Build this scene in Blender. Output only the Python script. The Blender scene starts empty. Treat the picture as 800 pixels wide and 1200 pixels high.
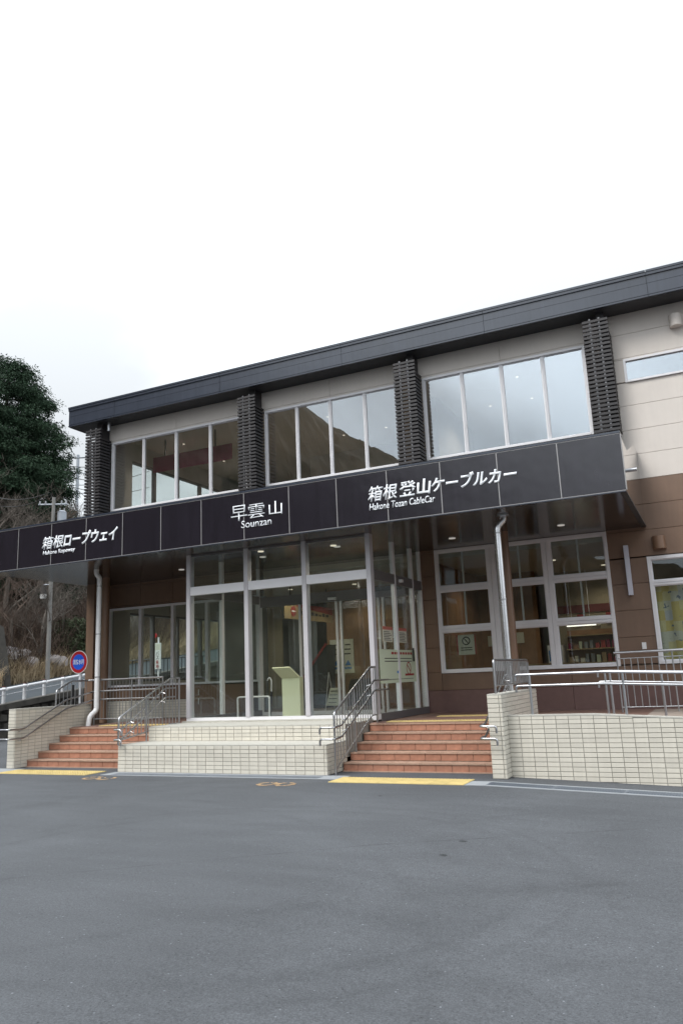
import bpy, bmesh, math, random
from mathutils import Vector, Matrix, noise

R = math.radians
sc = bpy.context.scene
COL = sc.collection

# ------------------------------------------------------------------ camera
cam_d = bpy.data.cameras.new('camera')
cam_d.sensor_fit = 'VERTICAL'
cam_d.sensor_height = 36.0
cam_d.lens = 913.18 / 1200.0 * 36.0
cam_d.clip_start = 0.1
cam_d.clip_end = 3000.0
cam = bpy.data.objects.new('camera', cam_d)
COL.objects.link(cam)
YAW, PITCH, ROLL, CAMH = -0.43840, 0.20830, -0.04170, 1.671
fw = Vector((math.sin(YAW) * math.cos(PITCH), math.cos(YAW) * math.cos(PITCH), math.sin(PITCH)))
rt = Vector((math.cos(YAW), -math.sin(YAW), 0))
up = rt.cross(fw)
rt2 = math.cos(ROLL) * rt + math.sin(ROLL) * up
up2 = -math.sin(ROLL) * rt + math.cos(ROLL) * up
m3 = Matrix((rt2, up2, -fw)).transposed()
cam.matrix_world = Matrix.Translation((0, 0, CAMH)) @ m3.to_4x4()
sc.camera = cam

# ------------------------------------------------------------------ world: overcast
SUN_EL, SUN_AZ = 52.0, 205.0       # azimuth measured from +Y towards +X
w = bpy.data.worlds.new('World')
sc.world = w
w.use_nodes = True
nt = w.node_tree
nt.nodes.clear()
wo = nt.nodes.new('ShaderNodeOutputWorld')
bg = nt.nodes.new('ShaderNodeBackground')
sky = nt.nodes.new('ShaderNodeTexSky')
sky.sky_type = 'NISHITA'
sky.sun_disc = False
sky.sun_elevation = R(SUN_EL)
sky.sun_rotation = R(SUN_AZ)
tc = nt.nodes.new('ShaderNodeTexCoord')
mp = nt.nodes.new('ShaderNodeMapping')
mp.inputs['Scale'].default_value = (1.0, 1.0, 1.8)
mp.inputs['Location'].default_value = (15.74, 11.87, 9.38)
nz = nt.nodes.new('ShaderNodeTexNoise')
nz.inputs['Scale'].default_value = 1.35
nz.inputs['Detail'].default_value = 5
nz.inputs['Roughness'].default_value = 0.5
nz.inputs['Distortion'].default_value = 0.5
cr = nt.nodes.new('ShaderNodeValToRGB')
cr.color_ramp.interpolation = 'EASE'
cr.color_ramp.elements[0].position = 0.42
cr.color_ramp.elements[0].color = (5.15, 5.4, 5.6, 1)
cr.color_ramp.elements[1].position = 0.72
cr.color_ramp.elements[1].color = (13.5, 14.6, 15.4, 1)
mx = nt.nodes.new('ShaderNodeMixRGB')
mx.inputs['Fac'].default_value = 0.95
nt.links.new(tc.outputs['Generated'], mp.inputs['Vector'])
nt.links.new(mp.outputs['Vector'], nz.inputs['Vector'])
nt.links.new(nz.outputs['Fac'], cr.inputs['Fac'])
nt.links.new(sky.outputs['Color'], mx.inputs['Color1'])
nt.links.new(cr.outputs['Color'], mx.inputs['Color2'])
# standard overcast luminance: (1 + 2 sin(elevation)) / 3
sepz = nt.nodes.new('ShaderNodeSeparateXYZ')
nt.links.new(tc.outputs['Generated'], sepz.inputs[0])
ov = nt.nodes.new('ShaderNodeMapRange')
ov.inputs[1].default_value = 0.0
ov.inputs[2].default_value = 1.0
ov.inputs[3].default_value = 0.55
ov.inputs[4].default_value = 1.95
nt.links.new(sepz.outputs['Z'], ov.inputs[0])
vm = nt.nodes.new('ShaderNodeVectorMath')
vm.operation = 'SCALE'
nt.links.new(mx.outputs['Color'], vm.inputs[0])
nt.links.new(ov.outputs[0], vm.inputs['Scale'])
nt.links.new(vm.outputs[0], bg.inputs['Color'])
bg.inputs['Strength'].default_value = 0.105
nt.links.new(bg.outputs['Background'], wo.inputs['Surface'])

sd = bpy.data.lights.new('sun', 'SUN')
sd.energy = 1.5
sd.angle = R(24)
sd.color = (1.0, 0.97, 0.92)
so = bpy.data.objects.new('sun', sd)
COL.objects.link(so)
_a = R(SUN_AZ)
sdir = Vector((math.sin(_a) * math.cos(R(SUN_EL)), math.cos(_a) * math.cos(R(SUN_EL)), math.sin(R(SUN_EL))))
so.rotation_euler = sdir.to_track_quat('Z', 'Y').to_euler()

sc.view_settings.view_transform = 'Standard'
sc.view_settings.look = 'None'
sc.view_settings.exposure = 0.70
sc.view_settings.gamma = 1.0
sc.view_settings.use_curve_mapping = False
sc.render.engine = 'CYCLES'
sc.cycles.use_denoising = True
sc.cycles.max_bounces = 10
sc.cycles.transparent_max_bounces = 24
sc.cycles.caustics_reflective = False
sc.cycles.caustics_refractive = False
sc.cycles.sample_clamp_indirect = 6.0

# ------------------------------------------------------------------ materials
MAT = {}


def mat(name, col, rough=0.6, metal=0.0, spec=0.5, var=0.0, nscale=6.0, namp=0.0, bump=0.0, bscale=60.0,
        objvar=0.0, streak=0.0, coat=0.0, wave=0.0):
    """procedural Principled material: base colour with noise, per-object variation, vertical grime, fine bump"""
    m = bpy.data.materials.new(name)
    m.use_nodes = True
    t = m.node_tree
    b = t.nodes['Principled BSDF']
    b.inputs['Roughness'].default_value = rough
    b.inputs['Metallic'].default_value = metal
    b.inputs['Specular IOR Level'].default_value = spec
    if coat:
        b.inputs['Coat Weight'].default_value = coat
        b.inputs['Coat Roughness'].default_value = 0.08
    c = t.nodes.new('ShaderNodeRGB')
    c.outputs[0].default_value = (*col, 1)
    last = c.outputs[0]
    tcn = t.nodes.new('ShaderNodeTexCoord')
    if namp:
        n = t.nodes.new('ShaderNodeTexNoise')
        n.inputs['Scale'].default_value = nscale
        n.inputs['Detail'].default_value = 5
        n.inputs['Roughness'].default_value = 0.6
        t.links.new(tcn.outputs['Object'], n.inputs['Vector'])
        mr = t.nodes.new('ShaderNodeMapRange')
        mr.inputs[1].default_value = 0.3
        mr.inputs[2].default_value = 0.7
        mr.inputs[3].default_value = 1 - namp
        mr.inputs[4].default_value = 1 + namp
        t.links.new(n.outputs['Fac'], mr.inputs[0])
        v = t.nodes.new('ShaderNodeVectorMath')
        v.operation = 'SCALE'
        t.links.new(last, v.inputs[0])
        t.links.new(mr.outputs[0], v.inputs['Scale'])
        last = v.outputs[0]
    if streak:
        mpp = t.nodes.new('ShaderNodeMapping')
        mpp.inputs['Scale'].default_value = (9, 9, 0.6)
        n2 = t.nodes.new('ShaderNodeTexNoise')
        n2.inputs['Scale'].default_value = 1.5
        n2.inputs['Detail'].default_value = 4
        g = t.nodes.new('ShaderNodeNewGeometry')
        t.links.new(g.outputs['Position'], mpp.inputs['Vector'])
        t.links.new(mpp.outputs['Vector'], n2.inputs['Vector'])
        mr2 = t.nodes.new('ShaderNodeMapRange')
        mr2.inputs[1].default_value = 0.35
        mr2.inputs[2].default_value = 0.7
        mr2.inputs[3].default_value = 1 + streak * 0.3
        mr2.inputs[4].default_value = 1 - streak
        t.links.new(n2.outputs['Fac'], mr2.inputs[0])
        v2 = t.nodes.new('ShaderNodeVectorMath')
        v2.operation = 'SCALE'
        t.links.new(last, v2.inputs[0])
        t.links.new(mr2.outputs[0], v2.inputs['Scale'])
        last = v2.outputs[0]
    if objvar:
        oi = t.nodes.new('ShaderNodeObjectInfo')
        mr3 = t.nodes.new('ShaderNodeMapRange')
        mr3.inputs[3].default_value = 1 - objvar
        mr3.inputs[4].default_value = 1 + objvar
        t.links.new(oi.outputs['Random'], mr3.inputs[0])
        v3 = t.nodes.new('ShaderNodeVectorMath')
        v3.operation = 'SCALE'
        t.links.new(last, v3.inputs[0])
        t.links.new(mr3.outputs[0], v3.inputs['Scale'])
        last = v3.outputs[0]
    t.links.new(last, b.inputs['Base Color'])
    if wave:
        nw = t.nodes.new('ShaderNodeTexNoise')
        nw.inputs['Scale'].default_value = 1.6
        nw.inputs['Detail'].default_value = 2
        gw = t.nodes.new('ShaderNodeNewGeometry')
        t.links.new(gw.outputs['Position'], nw.inputs['Vector'])
        bw = t.nodes.new('ShaderNodeBump')
        bw.inputs['Strength'].default_value = wave
        bw.inputs['Distance'].default_value = 0.05
        t.links.new(nw.outputs['Fac'], bw.inputs['Height'])
        t.links.new(bw.outputs['Normal'], b.inputs['Normal'])
    if bump:
        n3 = t.nodes.new('ShaderNodeTexNoise')
        n3.inputs['Scale'].default_value = bscale
        n3.inputs['Detail'].default_value = 4
        t.links.new(tcn.outputs['Object'], n3.inputs['Vector'])
        bp_ = t.nodes.new('ShaderNodeBump')
        bp_.inputs['Strength'].default_value = bump
        bp_.inputs['Distance'].default_value = 0.01
        t.links.new(n3.outputs['Fac'], bp_.inputs['Height'])
        t.links.new(bp_.outputs['Normal'], b.inputs['Normal'])
    MAT[name] = m
    return m


def glass(name, tint, refl, wav=0.0):
    """flat sheet glass: tinted transmission plus a mirror reflection that grows with the angle"""
    m = bpy.data.materials.new(name)
    m.use_nodes = True
    t = m.node_tree
    t.nodes.clear()
    o = t.nodes.new('ShaderNodeOutputMaterial')
    tr = t.nodes.new('ShaderNodeBsdfTransparent')
    tr.inputs[0].default_value = (*tint, 1)
    gl = t.nodes.new('ShaderNodeBsdfGlossy')
    gl.inputs['Roughness'].default_value = 0.0
    gl.inputs['Color'].default_value = (0.88, 0.94, 1.0, 1)
    # Schlick reflectance, the same from both faces of the sheet
    gg = t.nodes.new('ShaderNodeNewGeometry')
    dt = t.nodes.new('ShaderNodeVectorMath')
    dt.operation = 'DOT_PRODUCT'
    t.links.new(gg.outputs['Normal'], dt.inputs[0])
    t.links.new(gg.outputs['Incoming'], dt.inputs[1])
    ab = t.nodes.new('ShaderNodeMath')
    ab.operation = 'ABSOLUTE'
    t.links.new(dt.outputs['Value'], ab.inputs[0])
    om = t.nodes.new('ShaderNodeMath')
    om.operation = 'SUBTRACT'
    om.inputs[0].default_value = 1.0
    om.use_clamp = True
    t.links.new(ab.outputs[0], om.inputs[1])
    pw = t.nodes.new('ShaderNodeMath')
    pw.operation = 'POWER'
    pw.inputs[1].default_value = 5.0
    t.links.new(om.outputs[0], pw.inputs[0])
    mr = t.nodes.new('ShaderNodeMapRange')
    mr.inputs[3].default_value = refl
    mr.inputs[4].default_value = 1.0
    t.links.new(pw.outputs[0], mr.inputs[0])
    mxs = t.nodes.new('ShaderNodeMixShader')
    t.links.new(mr.outputs[0], mxs.inputs[0])
    t.links.new(tr.outputs[0], mxs.inputs[1])
    t.links.new(gl.outputs[0], mxs.inputs[2])
    if wav:
        n = t.nodes.new('ShaderNodeTexNoise')
        n.inputs['Scale'].default_value = 0.9
        n.inputs['Detail'].default_value = 1
        g = t.nodes.new('ShaderNodeNewGeometry')
        t.links.new(g.outputs['Position'], n.inputs['Vector'])
        b = t.nodes.new('ShaderNodeBump')
        b.inputs['Strength'].default_value = wav
        b.inputs['Distance'].default_value = 0.02
        t.links.new(n.outputs['Fac'], b.inputs['Height'])
        t.links.new(b.outputs['Normal'], gl.inputs['Normal'])
    t.links.new(mxs.outputs[0], o.inputs['Surface'])
    MAT[name] = m
    return m


def emit(name, col, strength, base=1.0):
    m = bpy.data.materials.new(name)
    m.use_nodes = True
    b = m.node_tree.nodes['Principled BSDF']
    b.inputs['Base Color'].default_value = (*[base * c for c in col], 1)
    b.inputs['Emission Color'].default_value = (*col, 1)
    b.inputs['Emission Strength'].default_value = strength
    MAT[name] = m
    return m


mat('cream', (0.66, 0.605, 0.555), 0.65, namp=0.03, nscale=2.0, streak=0.02, objvar=0.025, bump=0.08, bscale=200)
mat('brown', (0.180, 0.112, 0.075), 0.42, namp=0.06, nscale=3.0, objvar=0.05, streak=0.06, bump=0.05, bscale=160)
mat('plum', (0.165, 0.095, 0.085), 0.6, namp=0.08, nscale=8.0)
mat('joint', (0.05, 0.045, 0.04), 0.8)
mat('backing', (0.10, 0.085, 0.075), 0.8)
mat('fascia', (0.034, 0.041, 0.060), 0.27, spec=0.65, namp=0.08, nscale=1.2, objvar=0.05, streak=0.12, wave=0.10)
mat('soffit_dark', (0.030, 0.030, 0.033), 0.5)
mat('backlight_grey', (0.22, 0.22, 0.23), 0.4, metal=0.3)  # paler grey imitating light spots between the pillar slats
mat('lattice', (0.030, 0.027, 0.029), 0.5, namp=0.15, nscale=14, objvar=0.18)
mat('signpanel', (0.015, 0.0125, 0.019), 0.20, spec=0.62, objvar=0.06, namp=0.10, nscale=1.3, streak=0.22, wave=0.12)
mat('signtrim', (0.30, 0.29, 0.29), 0.4, metal=0.3)
mat('letter', (0.82, 0.84, 0.88), 0.4)
mat('canopysoffit', (0.038, 0.029, 0.024), 0.16, spec=0.6, objvar=0.06)
mat('mirrorside', (0.62, 0.60, 0.58), 0.06, metal=1.0)
mat('alu_post', (0.50, 0.485, 0.51), 0.36, namp=0.03, nscale=3)
mat('alu', (0.74, 0.73, 0.75), 0.36, metal=0.0, namp=0.03, nscale=3, objvar=0.03)
mat('alu_dark', (0.16, 0.15, 0.155), 0.4, metal=0.2)
mat('steel', (0.42, 0.42, 0.43), 0.28, metal=0.95, namp=0.10, nscale=6)
mat('steel_pipe', (0.42, 0.43, 0.45), 0.32, metal=0.9, namp=0.08, nscale=3)
mat('pipe_bright', (0.66, 0.66, 0.68), 0.27, metal=1.0, namp=0.05, nscale=3)
mat('pipe_white', (0.74, 0.74, 0.75), 0.4, metal=0.1, namp=0.05, nscale=5)
mat('columnbrown', (0.20, 0.118, 0.075), 0.38, namp=0.06, nscale=4)
mat('tile', (0.61, 0.575, 0.50), 0.38, namp=0.04, nscale=5.0, objvar=0.06, streak=0.04)
mat('grout', (0.31, 0.297, 0.265), 0.9, namp=0.12, nscale=12)
mat('coping', (0.46, 0.445, 0.40), 0.6, namp=0.07, nscale=6)
mat('terracotta', (0.345, 0.165, 0.108), 0.55, namp=0.16, nscale=9.0, objvar=0.10, bump=0.1, bscale=90)
mat('tread', (0.38, 0.25, 0.185), 0.6, namp=0.12, nscale=10.0, objvar=0.06)
mat('landing', (0.20, 0.115, 0.09), 0.6, namp=0.12, nscale=5.0)
mat('landing_pale', (0.33, 0.27, 0.23), 0.65, namp=0.1, nscale=5.0)
mat('tactile', (0.58, 0.46, 0.20), 0.6, namp=0.10, nscale=7.0, objvar=0.08, bump=0.1)
mat('concrete', (0.27, 0.285, 0.30), 0.75, namp=0.10, nscale=5.0, objvar=0.05, bump=0.2, bscale=80)
mat('grate', (0.12, 0.14, 0.17), 0.5, metal=0.3, objvar=0.06)
mat('black', (0.015, 0.015, 0.016), 0.5)
mat('stone', (0.060, 0.056, 0.050), 0.85, namp=0.35, nscale=3.0, objvar=0.3, bump=0.5, bscale=12)
mat('road', (0.062, 0.070, 0.078), 0.95, spec=0.08, namp=0.08, nscale=2.0)
mat('white_rail', (0.66, 0.67, 0.70), 0.45, namp=0.06, nscale=5, objvar=0.05)
mat('rust', (0.10, 0.035, 0.03), 0.8)
mat('bark', (0.085, 0.070, 0.058), 0.9, namp=0.3, nscale=9.0)
mat('twig', (0.105, 0.088, 0.074), 0.9, namp=0.25, nscale=3.0)
mat('twig_red', (0.082, 0.056, 0.042), 0.9, namp=0.3, nscale=3.0)
mat('needle', (0.026, 0.050, 0.028), 0.8, spec=0.2, namp=0.45, nscale=1.6)
mat('needle_light', (0.050, 0.066, 0.030), 0.8, spec=0.2, namp=0.4, nscale=1.4)
mat('evergreen', (0.036, 0.050, 0.022), 0.7, spec=0.3, namp=0.4, nscale=1.5)
mat('drygrass', (0.44, 0.345, 0.225), 0.9, namp=0.35, nscale=1.0)
mat('rock', (0.30, 0.275, 0.27), 0.9, namp=0.25, nscale=4.0, bump=0.5, bscale=10)
mat('insulator', (0.24, 0.25, 0.27), 0.4)
mat('pole', (0.20, 0.195, 0.185), 0.8, namp=0.12, nscale=2.0)
mat('pole_metal', (0.33, 0.36, 0.40), 0.5, metal=0.3)
mat('sign_red', (0.42, 0.012, 0.018), 0.4)
mat('sign_blue', (0.012, 0.10, 0.62), 0.4)
mat('white', (0.78, 0.78, 0.78), 0.45)
mat('paper', (0.62, 0.62, 0.52), 0.7)
mat('paper_green', (0.60, 0.68, 0.52), 0.7)
mat('ink', (0.05, 0.05, 0.05), 0.7)
mat('ink_red', (0.34, 0.045, 0.04), 0.6)
mat('ink_blue', (0.05, 0.20, 0.50), 0.6)
mat('stand', (0.86, 0.86, 0.60), 0.5)
mat('maroon', (0.24, 0.014, 0.055), 0.6)
mat('wood', (0.27, 0.15, 0.075), 0.5, namp=0.2, nscale=3.0, objvar=0.1)
mat('wood_pale', (0.38, 0.28, 0.15), 0.5, namp=0.1, nscale=3.0)
mat('band_red', (0.16, 0.03, 0.03), 0.6)
mat('notice_red', (0.50, 0.16, 0.13), 0.6)
mat('plaster', (0.46, 0.44, 0.40), 0.8, namp=0.04, nscale=2.0)
mat('plaster_warm', (0.42, 0.36, 0.25), 0.8, namp=0.05, nscale=2.0)
mat('greywall', (0.24, 0.26, 0.28), 0.7, namp=0.05, nscale=2.0)
mat('ceiling_mat', (0.52, 0.47, 0.40), 0.8, namp=0.03, nscale=2.0)
mat('floor_mat', (0.20, 0.16, 0.13), 0.45, namp=0.1, nscale=4.0)
mat('carpet', (0.30, 0.27, 0.24), 0.9, namp=0.15, nscale=8.0)
mat('lamp_housing', (0.55, 0.55, 0.62), 0.4, metal=0.2)
mat('carpaint', (0.45, 0.47, 0.50), 0.3)
mat('carglass', (0.02, 0.03, 0.035), 0.1)
glass('glass_up', (0.965, 0.975, 0.975), 0.195, wav=0.07)
glass('glass_low', (0.94, 0.97, 0.955), 0.065, wav=0.05)
glass('glass_win', (0.84, 0.87, 0.85), 0.055, wav=0.04)
emit('downlight', (1.0, 0.88, 0.70), 0.55, 0.4)
emit('soffit_light', (1.0, 0.95, 0.88), 0.22, 0.3)
emit('tube_light', (1.0, 0.95, 0.85), 1.2)


def asphalt_mat():
    m = bpy.data.materials.new('asphalt')
    m.use_nodes = True
    t = m.node_tree
    b = t.nodes['Principled BSDF']
    b.inputs['Roughness'].default_value = 0.82
    b.inputs['Specular IOR Level'].default_value = 0.35
    g = t.nodes.new('ShaderNodeNewGeometry')

    def nzn(scale, detail=4, rough=0.6, dist=0.0, sc3=None):
        n = t.nodes.new('ShaderNodeTexNoise')
        n.inputs['Scale'].default_value = scale
        n.inputs['Detail'].default_value = detail
        n.inputs['Roughness'].default_value = rough
        n.inputs['Distortion'].default_value = dist
        if sc3:
            mm = t.nodes.new('ShaderNodeMapping')
            mm.inputs['Scale'].default_value = sc3
            mm.inputs['Rotation'].default_value = (0, 0, R(25))
            t.links.new(g.outputs['Position'], mm.inputs['Vector'])
            t.links.new(mm.outputs['Vector'], n.inputs['Vector'])
        else:
            t.links.new(g.outputs['Position'], n.inputs['Vector'])
        return n.outputs['Fac']

    def mrange(s, a, bb, c, d):
        r = t.nodes.new('ShaderNodeMapRange')
        for i, v in enumerate((a, bb, c, d)):
            r.inputs[i + 1].default_value = v
        t.links.new(s, r.inputs[0])
        return r.outputs[0]

    def mul(a, bb):
        r = t.nodes.new('ShaderNodeMath')
        r.operation = 'MULTIPLY'
        t.links.new(a, r.inputs[0])
        t.links.new(bb, r.inputs[1])
        return r.outputs[0]

    def math_(op, a, v):
        r = t.nodes.new('ShaderNodeMath')
        r.operation = op
        if hasattr(a, 'node'):
            t.links.new(a, r.inputs[0])
        else:
            r.inputs[0].default_value = a
        if hasattr(v, 'node'):
            t.links.new(v, r.inputs[1])
        else:
            r.inputs[1].default_value = v
        return r.outputs[0]
    f = mrange(nzn(0.35, 4, 0.6, 0.6), 0.3, 0.7, 0.82, 1.16)
    f = mul(f, mrange(nzn(1.3, 5, 0.6, 0.4, (0.5, 2.2, 1)), 0.3, 0.7, 0.90, 1.08))
    f = mul(f, mrange(nzn(70, 3, 0.7), 0.3, 0.7, 0.64, 1.36))
    f = mul(f, mrange(nzn(22, 4, 0.75), 0.3, 0.7, 0.86, 1.14))
    # pale and dark aggregate chips
    vo = t.nodes.new('ShaderNodeTexVoronoi')
    vo.inputs['Scale'].default_value = 38
    t.links.new(g.outputs['Position'], vo.inputs['Vector'])
    sepc = t.nodes.new('ShaderNodeSeparateColor')
    t.links.new(vo.outputs['Color'], sepc.inputs[0])
    chip = math_('GREATER_THAN', sepc.outputs[0], 0.975)
    near = math_('LESS_THAN', vo.outputs['Distance'], 0.24)
    f = mul(f, mrange(mul(chip, near), 0, 1, 1.0, 2.3))
    chip2 = math_('LESS_THAN', sepc.outputs[1], 0.06)
    f = mul(f, mrange(mul(chip2, near), 0, 1, 1.0, 0.45))
    # worn tyre arcs
    sp = t.nodes.new('ShaderNodeSeparateXYZ')
    t.links.new(g.outputs['Position'], sp.inputs[0])
    for cx, cy, rad, wd, amt in ((-4.5, 6.5, 2.9, 0.12, 0.86), (-4.5, 6.5, 3.25, 0.07, 0.90), (-9.5, 2.0, 8.2, 0.12, 0.88), (-9.5, 2.0, 9.7, 0.10, 0.90),
                                 (6.0, -4.0, 13.2, 0.14, 0.88), (6.0, -4.0, 11.6, 0.14, 0.90), (-1.2, 8.6, 1.75, 0.08, 0.88)):
        dx = math_('SUBTRACT', sp.outputs[0], cx)
        dy = math_('SUBTRACT', sp.outputs[1], cy)
        d2 = math_('ADD', mul(dx, dx), mul(dy, dy))
        d = math_('SQRT', d2, 0.5)
        e = math_('ABSOLUTE', math_('SUBTRACT', d, rad), 0)
        band = mrange(e, 0.0, wd, 1.0, 0.0)
        patch = mrange(nzn(0.5 + rad * 0.05, 4), 0.38, 0.60, 0.0, 1.0)
        f = mul(f, mrange(mul(band, patch), 0, 1, 1.0, amt))
    # a long repair seam
    lx = math_('ADD', math_('MULTIPLY', sp.outputs[0], 0.62), math_('MULTIPLY', sp.outputs[1], -0.78))
    sm = math_('ABSOLUTE', math_('ADD', lx, 8.1), 0)
    sm = math_('ADD', sm, math_('MULTIPLY', math_('SUBTRACT', nzn(2.0, 4), 0.5), 0.10))
    f = mul(f, mrange(sm, 0.0, 0.025, 0.80, 1.0))
    # oil drips
    for cx, cy, rr in ((-2.62, 8.20, 0.055), (-2.62, 7.55, 0.05), (-4.6, 10.7, 0.035)):
        dx = math_('SUBTRACT', sp.outputs[0], cx)
        dy = math_('SUBTRACT', sp.outputs[1], cy)
        d2 = math_('ADD', mul(dx, dx), mul(dy, dy))
        d = math_('ADD', math_('SQRT', d2, 0.5), math_('MULTIPLY', math_('SUBTRACT', nzn(14, 2), 0.5), 0.05))
        f = mul(f, mrange(d, rr * 0.6, rr, 0.35, 1.0))
    c = t.nodes.new('ShaderNodeVectorMath')
    c.operation = 'SCALE'
    c.inputs[0].default_value = (0.079, 0.0835, 0.0915)
    t.links.new(f, c.inputs['Scale'])
    t.links.new(c.outputs[0], b.inputs['Base Color'])
    bmp = t.nodes.new('ShaderNodeBump')
    bmp.inputs['Strength'].default_value = 0.8
    bmp.inputs['Distance'].default_value = 0.01
    t.links.new(nzn(120, 3, 0.7), bmp.inputs['Height'])
    t.links.new(bmp.outputs['Normal'], b.inputs['Normal'])
    MAT['asphalt'] = m


asphalt_mat()


def forest_mat(name, c1, c2, c3, scale):
    m = bpy.data.materials.new(name)
    m.use_nodes = True
    t = m.node_tree
    b = t.nodes['Principled BSDF']
    b.inputs['Roughness'].default_value = 0.95
    b.inputs['Specular IOR Level'].default_value = 0.1
    g = t.nodes.new('ShaderNodeNewGeometry')
    n = t.nodes.new('ShaderNodeTexNoise')
    n.inputs['Scale'].default_value = scale
    n.inputs['Detail'].default_value = 6
    n.inputs['Roughness'].default_value = 0.7
    t.links.new(g.outputs['Position'], n.inputs['Vector'])
    r = t.nodes.new('ShaderNodeValToRGB')
    r.color_ramp.elements[0].position = 0.32
    r.color_ramp.elements[0].color = (*c1, 1)
    r.color_ramp.elements[1].position = 0.68
    r.color_ramp.elements[1].color = (*c3, 1)
    e = r.color_ramp.elements.new(0.5)
    e.color = (*c2, 1)
    t.links.new(n.outputs['Fac'], r.inputs[0])
    t.links.new(r.outputs[0], b.inputs['Base Color'])
    MAT[name] = m


forest_mat('forest', (0.022, 0.024, 0.014), (0.050, 0.042, 0.030), (0.095, 0.078, 0.058), 0.22)
forest_mat('earth', (0.040, 0.032, 0.022), (0.085, 0.066, 0.046), (0.14, 0.11, 0.075), 0.9)


# ------------------------------------------------------------------ mesh helpers
class MB:
    def __init__(s):
        s.v = []
        s.f = []

    def box(s, x0, x1, y0, y1, z0, z1):
        i = len(s.v)
        s.v += [(x0, y0, z0), (x1, y0, z0), (x1, y1, z0), (x0, y1, z0), (x0, y0, z1), (x1, y0, z1), (x1, y1, z1), (x0, y1, z1)]
        s.f += [(i, i + 3, i + 2, i + 1), (i + 4, i + 5, i + 6, i + 7), (i, i + 1, i + 5, i + 4), (i + 1, i + 2, i + 6, i + 5),
                (i + 2, i + 3, i + 7, i + 6), (i + 3, i, i + 4, i + 7)]
        return s

    def poly(s, pts):
        i = len(s.v)
        s.v += [tuple(p) for p in pts]
        s.f.append(tuple(range(i, i + len(pts))))
        return s

    def prism(s, pts, d):
        """pts: planar outline, extruded by the vector d"""
        i = len(s.v)
        n = len(pts)
        d = Vector(d)
        s.v += [tuple(p) for p in pts] + [tuple(Vector(p) + d) for p in pts]
        s.f.append(tuple(range(i + n - 1, i - 1, -1)))
        s.f.append(tuple(range(i + n, i + 2 * n)))
        for k in range(n):
            a, b = i + k, i + (k + 1) % n
            s.f.append((a, b, b + n, a + n))
        return s

    def tube(s, pts, r, n=8, r1=None, cap=True):
        pts = [Vector(p) for p in pts]
        m = len(pts)
        rs = [r + ((r1 if r1 is not None else r) - r) * k / max(1, m - 1) for k in range(m)]
        i0 = len(s.v)
        t0 = (pts[1] - pts[0]).normalized()
        a = Vector((0, 0, 1)) if abs(t0.z) < 0.9 else Vector((1, 0, 0))
        u = t0.cross(a).normalized()
        for k in range(m):
            if k == 0:
                t = t0
            elif k == m - 1:
                t = (pts[k] - pts[k - 1]).normalized()
            else:
                t = ((pts[k] - pts[k - 1]).normalized() + (pts[k + 1] - pts[k]).normalized())
                t = t.normalized() if t.length > 1e-6 else (pts[k] - pts[k - 1]).normalized()
            u = (u - t * u.dot(t))
            u = u.normalized() if u.length > 1e-6 else t.orthogonal().normalized()
            wv = t.cross(u)
            for j in range(n):
                an = 2 * math.pi * j / n
                s.v.append(tuple(pts[k] + (u * math.cos(an) + wv * math.sin(an)) * rs[k]))
        for k in range(m - 1):
            for j in range(n):
                a_, b_ = i0 + k * n + j, i0 + k * n + (j + 1) % n
                s.f.append((a_, b_, b_ + n, a_ + n))
        if cap:
            s.f.append(tuple(i0 + j for j in range(n - 1, -1, -1)))
            s.f.append(tuple(i0 + (m - 1) * n + j for j in range(n)))
        return s

    def disc(s, c, r, nrm, n=20, h=0.0):
        nrm = Vector(nrm).normalized()
        u = nrm.orthogonal().normalized()
        wv = nrm.cross(u)
        c = Vector(c)
        pts = [c + (u * math.cos(2 * math.pi * k / n) + wv * math.sin(2 * math.pi * k / n)) * r for k in range(n)]
        if h:
            s.prism(pts, nrm * h)
        else:
            s.poly(pts)
        return s

    def ring(s, c, r0, r1, nrm, n=32, h=0.01, a0=0.0, a1=2 * math.pi):
        nrm = Vector(nrm).normalized()
        u = Vector((1, 0, 0)) if abs(nrm.x) < 0.9 else Vector((0, 1, 0))
        u = (u - nrm * u.dot(nrm)).normalized()
        wv = nrm.cross(u)
        c = Vector(c)
        for k in range(n):
            A, B = a0 + (a1 - a0) * k / n, a0 + (a1 - a0) * (k + 1) / n
            q = [c + (u * math.cos(x) + wv * math.sin(x)) * rr for x, rr in ((A, r0), (A, r1), (B, r1), (B, r0))]
            s.prism(q, nrm * h)
        return s

    def mesh(s, name):
        me = bpy.data.meshes.new(name)
        me.from_pydata(s.v, [], s.f)
        me.update()
        return me

    def build(s, name, m, parent=None, smooth=False, loc=None):
        me = s.mesh(name)
        return place(name, me, m, parent, smooth, loc)


def fix_normals(me):
    bm = bmesh.new()
    bm.from_mesh(me)
    bmesh.ops.recalc_face_normals(bm, faces=bm.faces)
    bm.to_mesh(me)
    bm.free()


def place(name, me, m, parent=None, smooth=False, loc=None, recalc=True):
    if m and not me.materials:
        me.materials.append(MAT[m])
        if recalc:
            fix_normals(me)
        if smooth:
            me.polygons.foreach_set('use_smooth', [True] * len(me.polygons))
            try:
                me.set_sharp_from_angle(angle=R(40))
            except Exception:
                pass
    o = bpy.data.objects.new(name, me)
    COL.objects.link(o)
    if parent:
        o.parent = parent
    if loc is not None:
        o.location = loc
    return o


def box(name, m, parent, *b):
    return MB().box(*b).build(name, m, parent)


def thing(name, label, cat, group=None, loc=(0, 0, 0)):
    o = bpy.data.objects.new(name, None)
    o.empty_display_size = 0.2
    COL.objects.link(o)
    o.location = loc
    o['label'] = label
    o['category'] = cat
    if group:
        o['group'] = group
    return o


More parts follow.
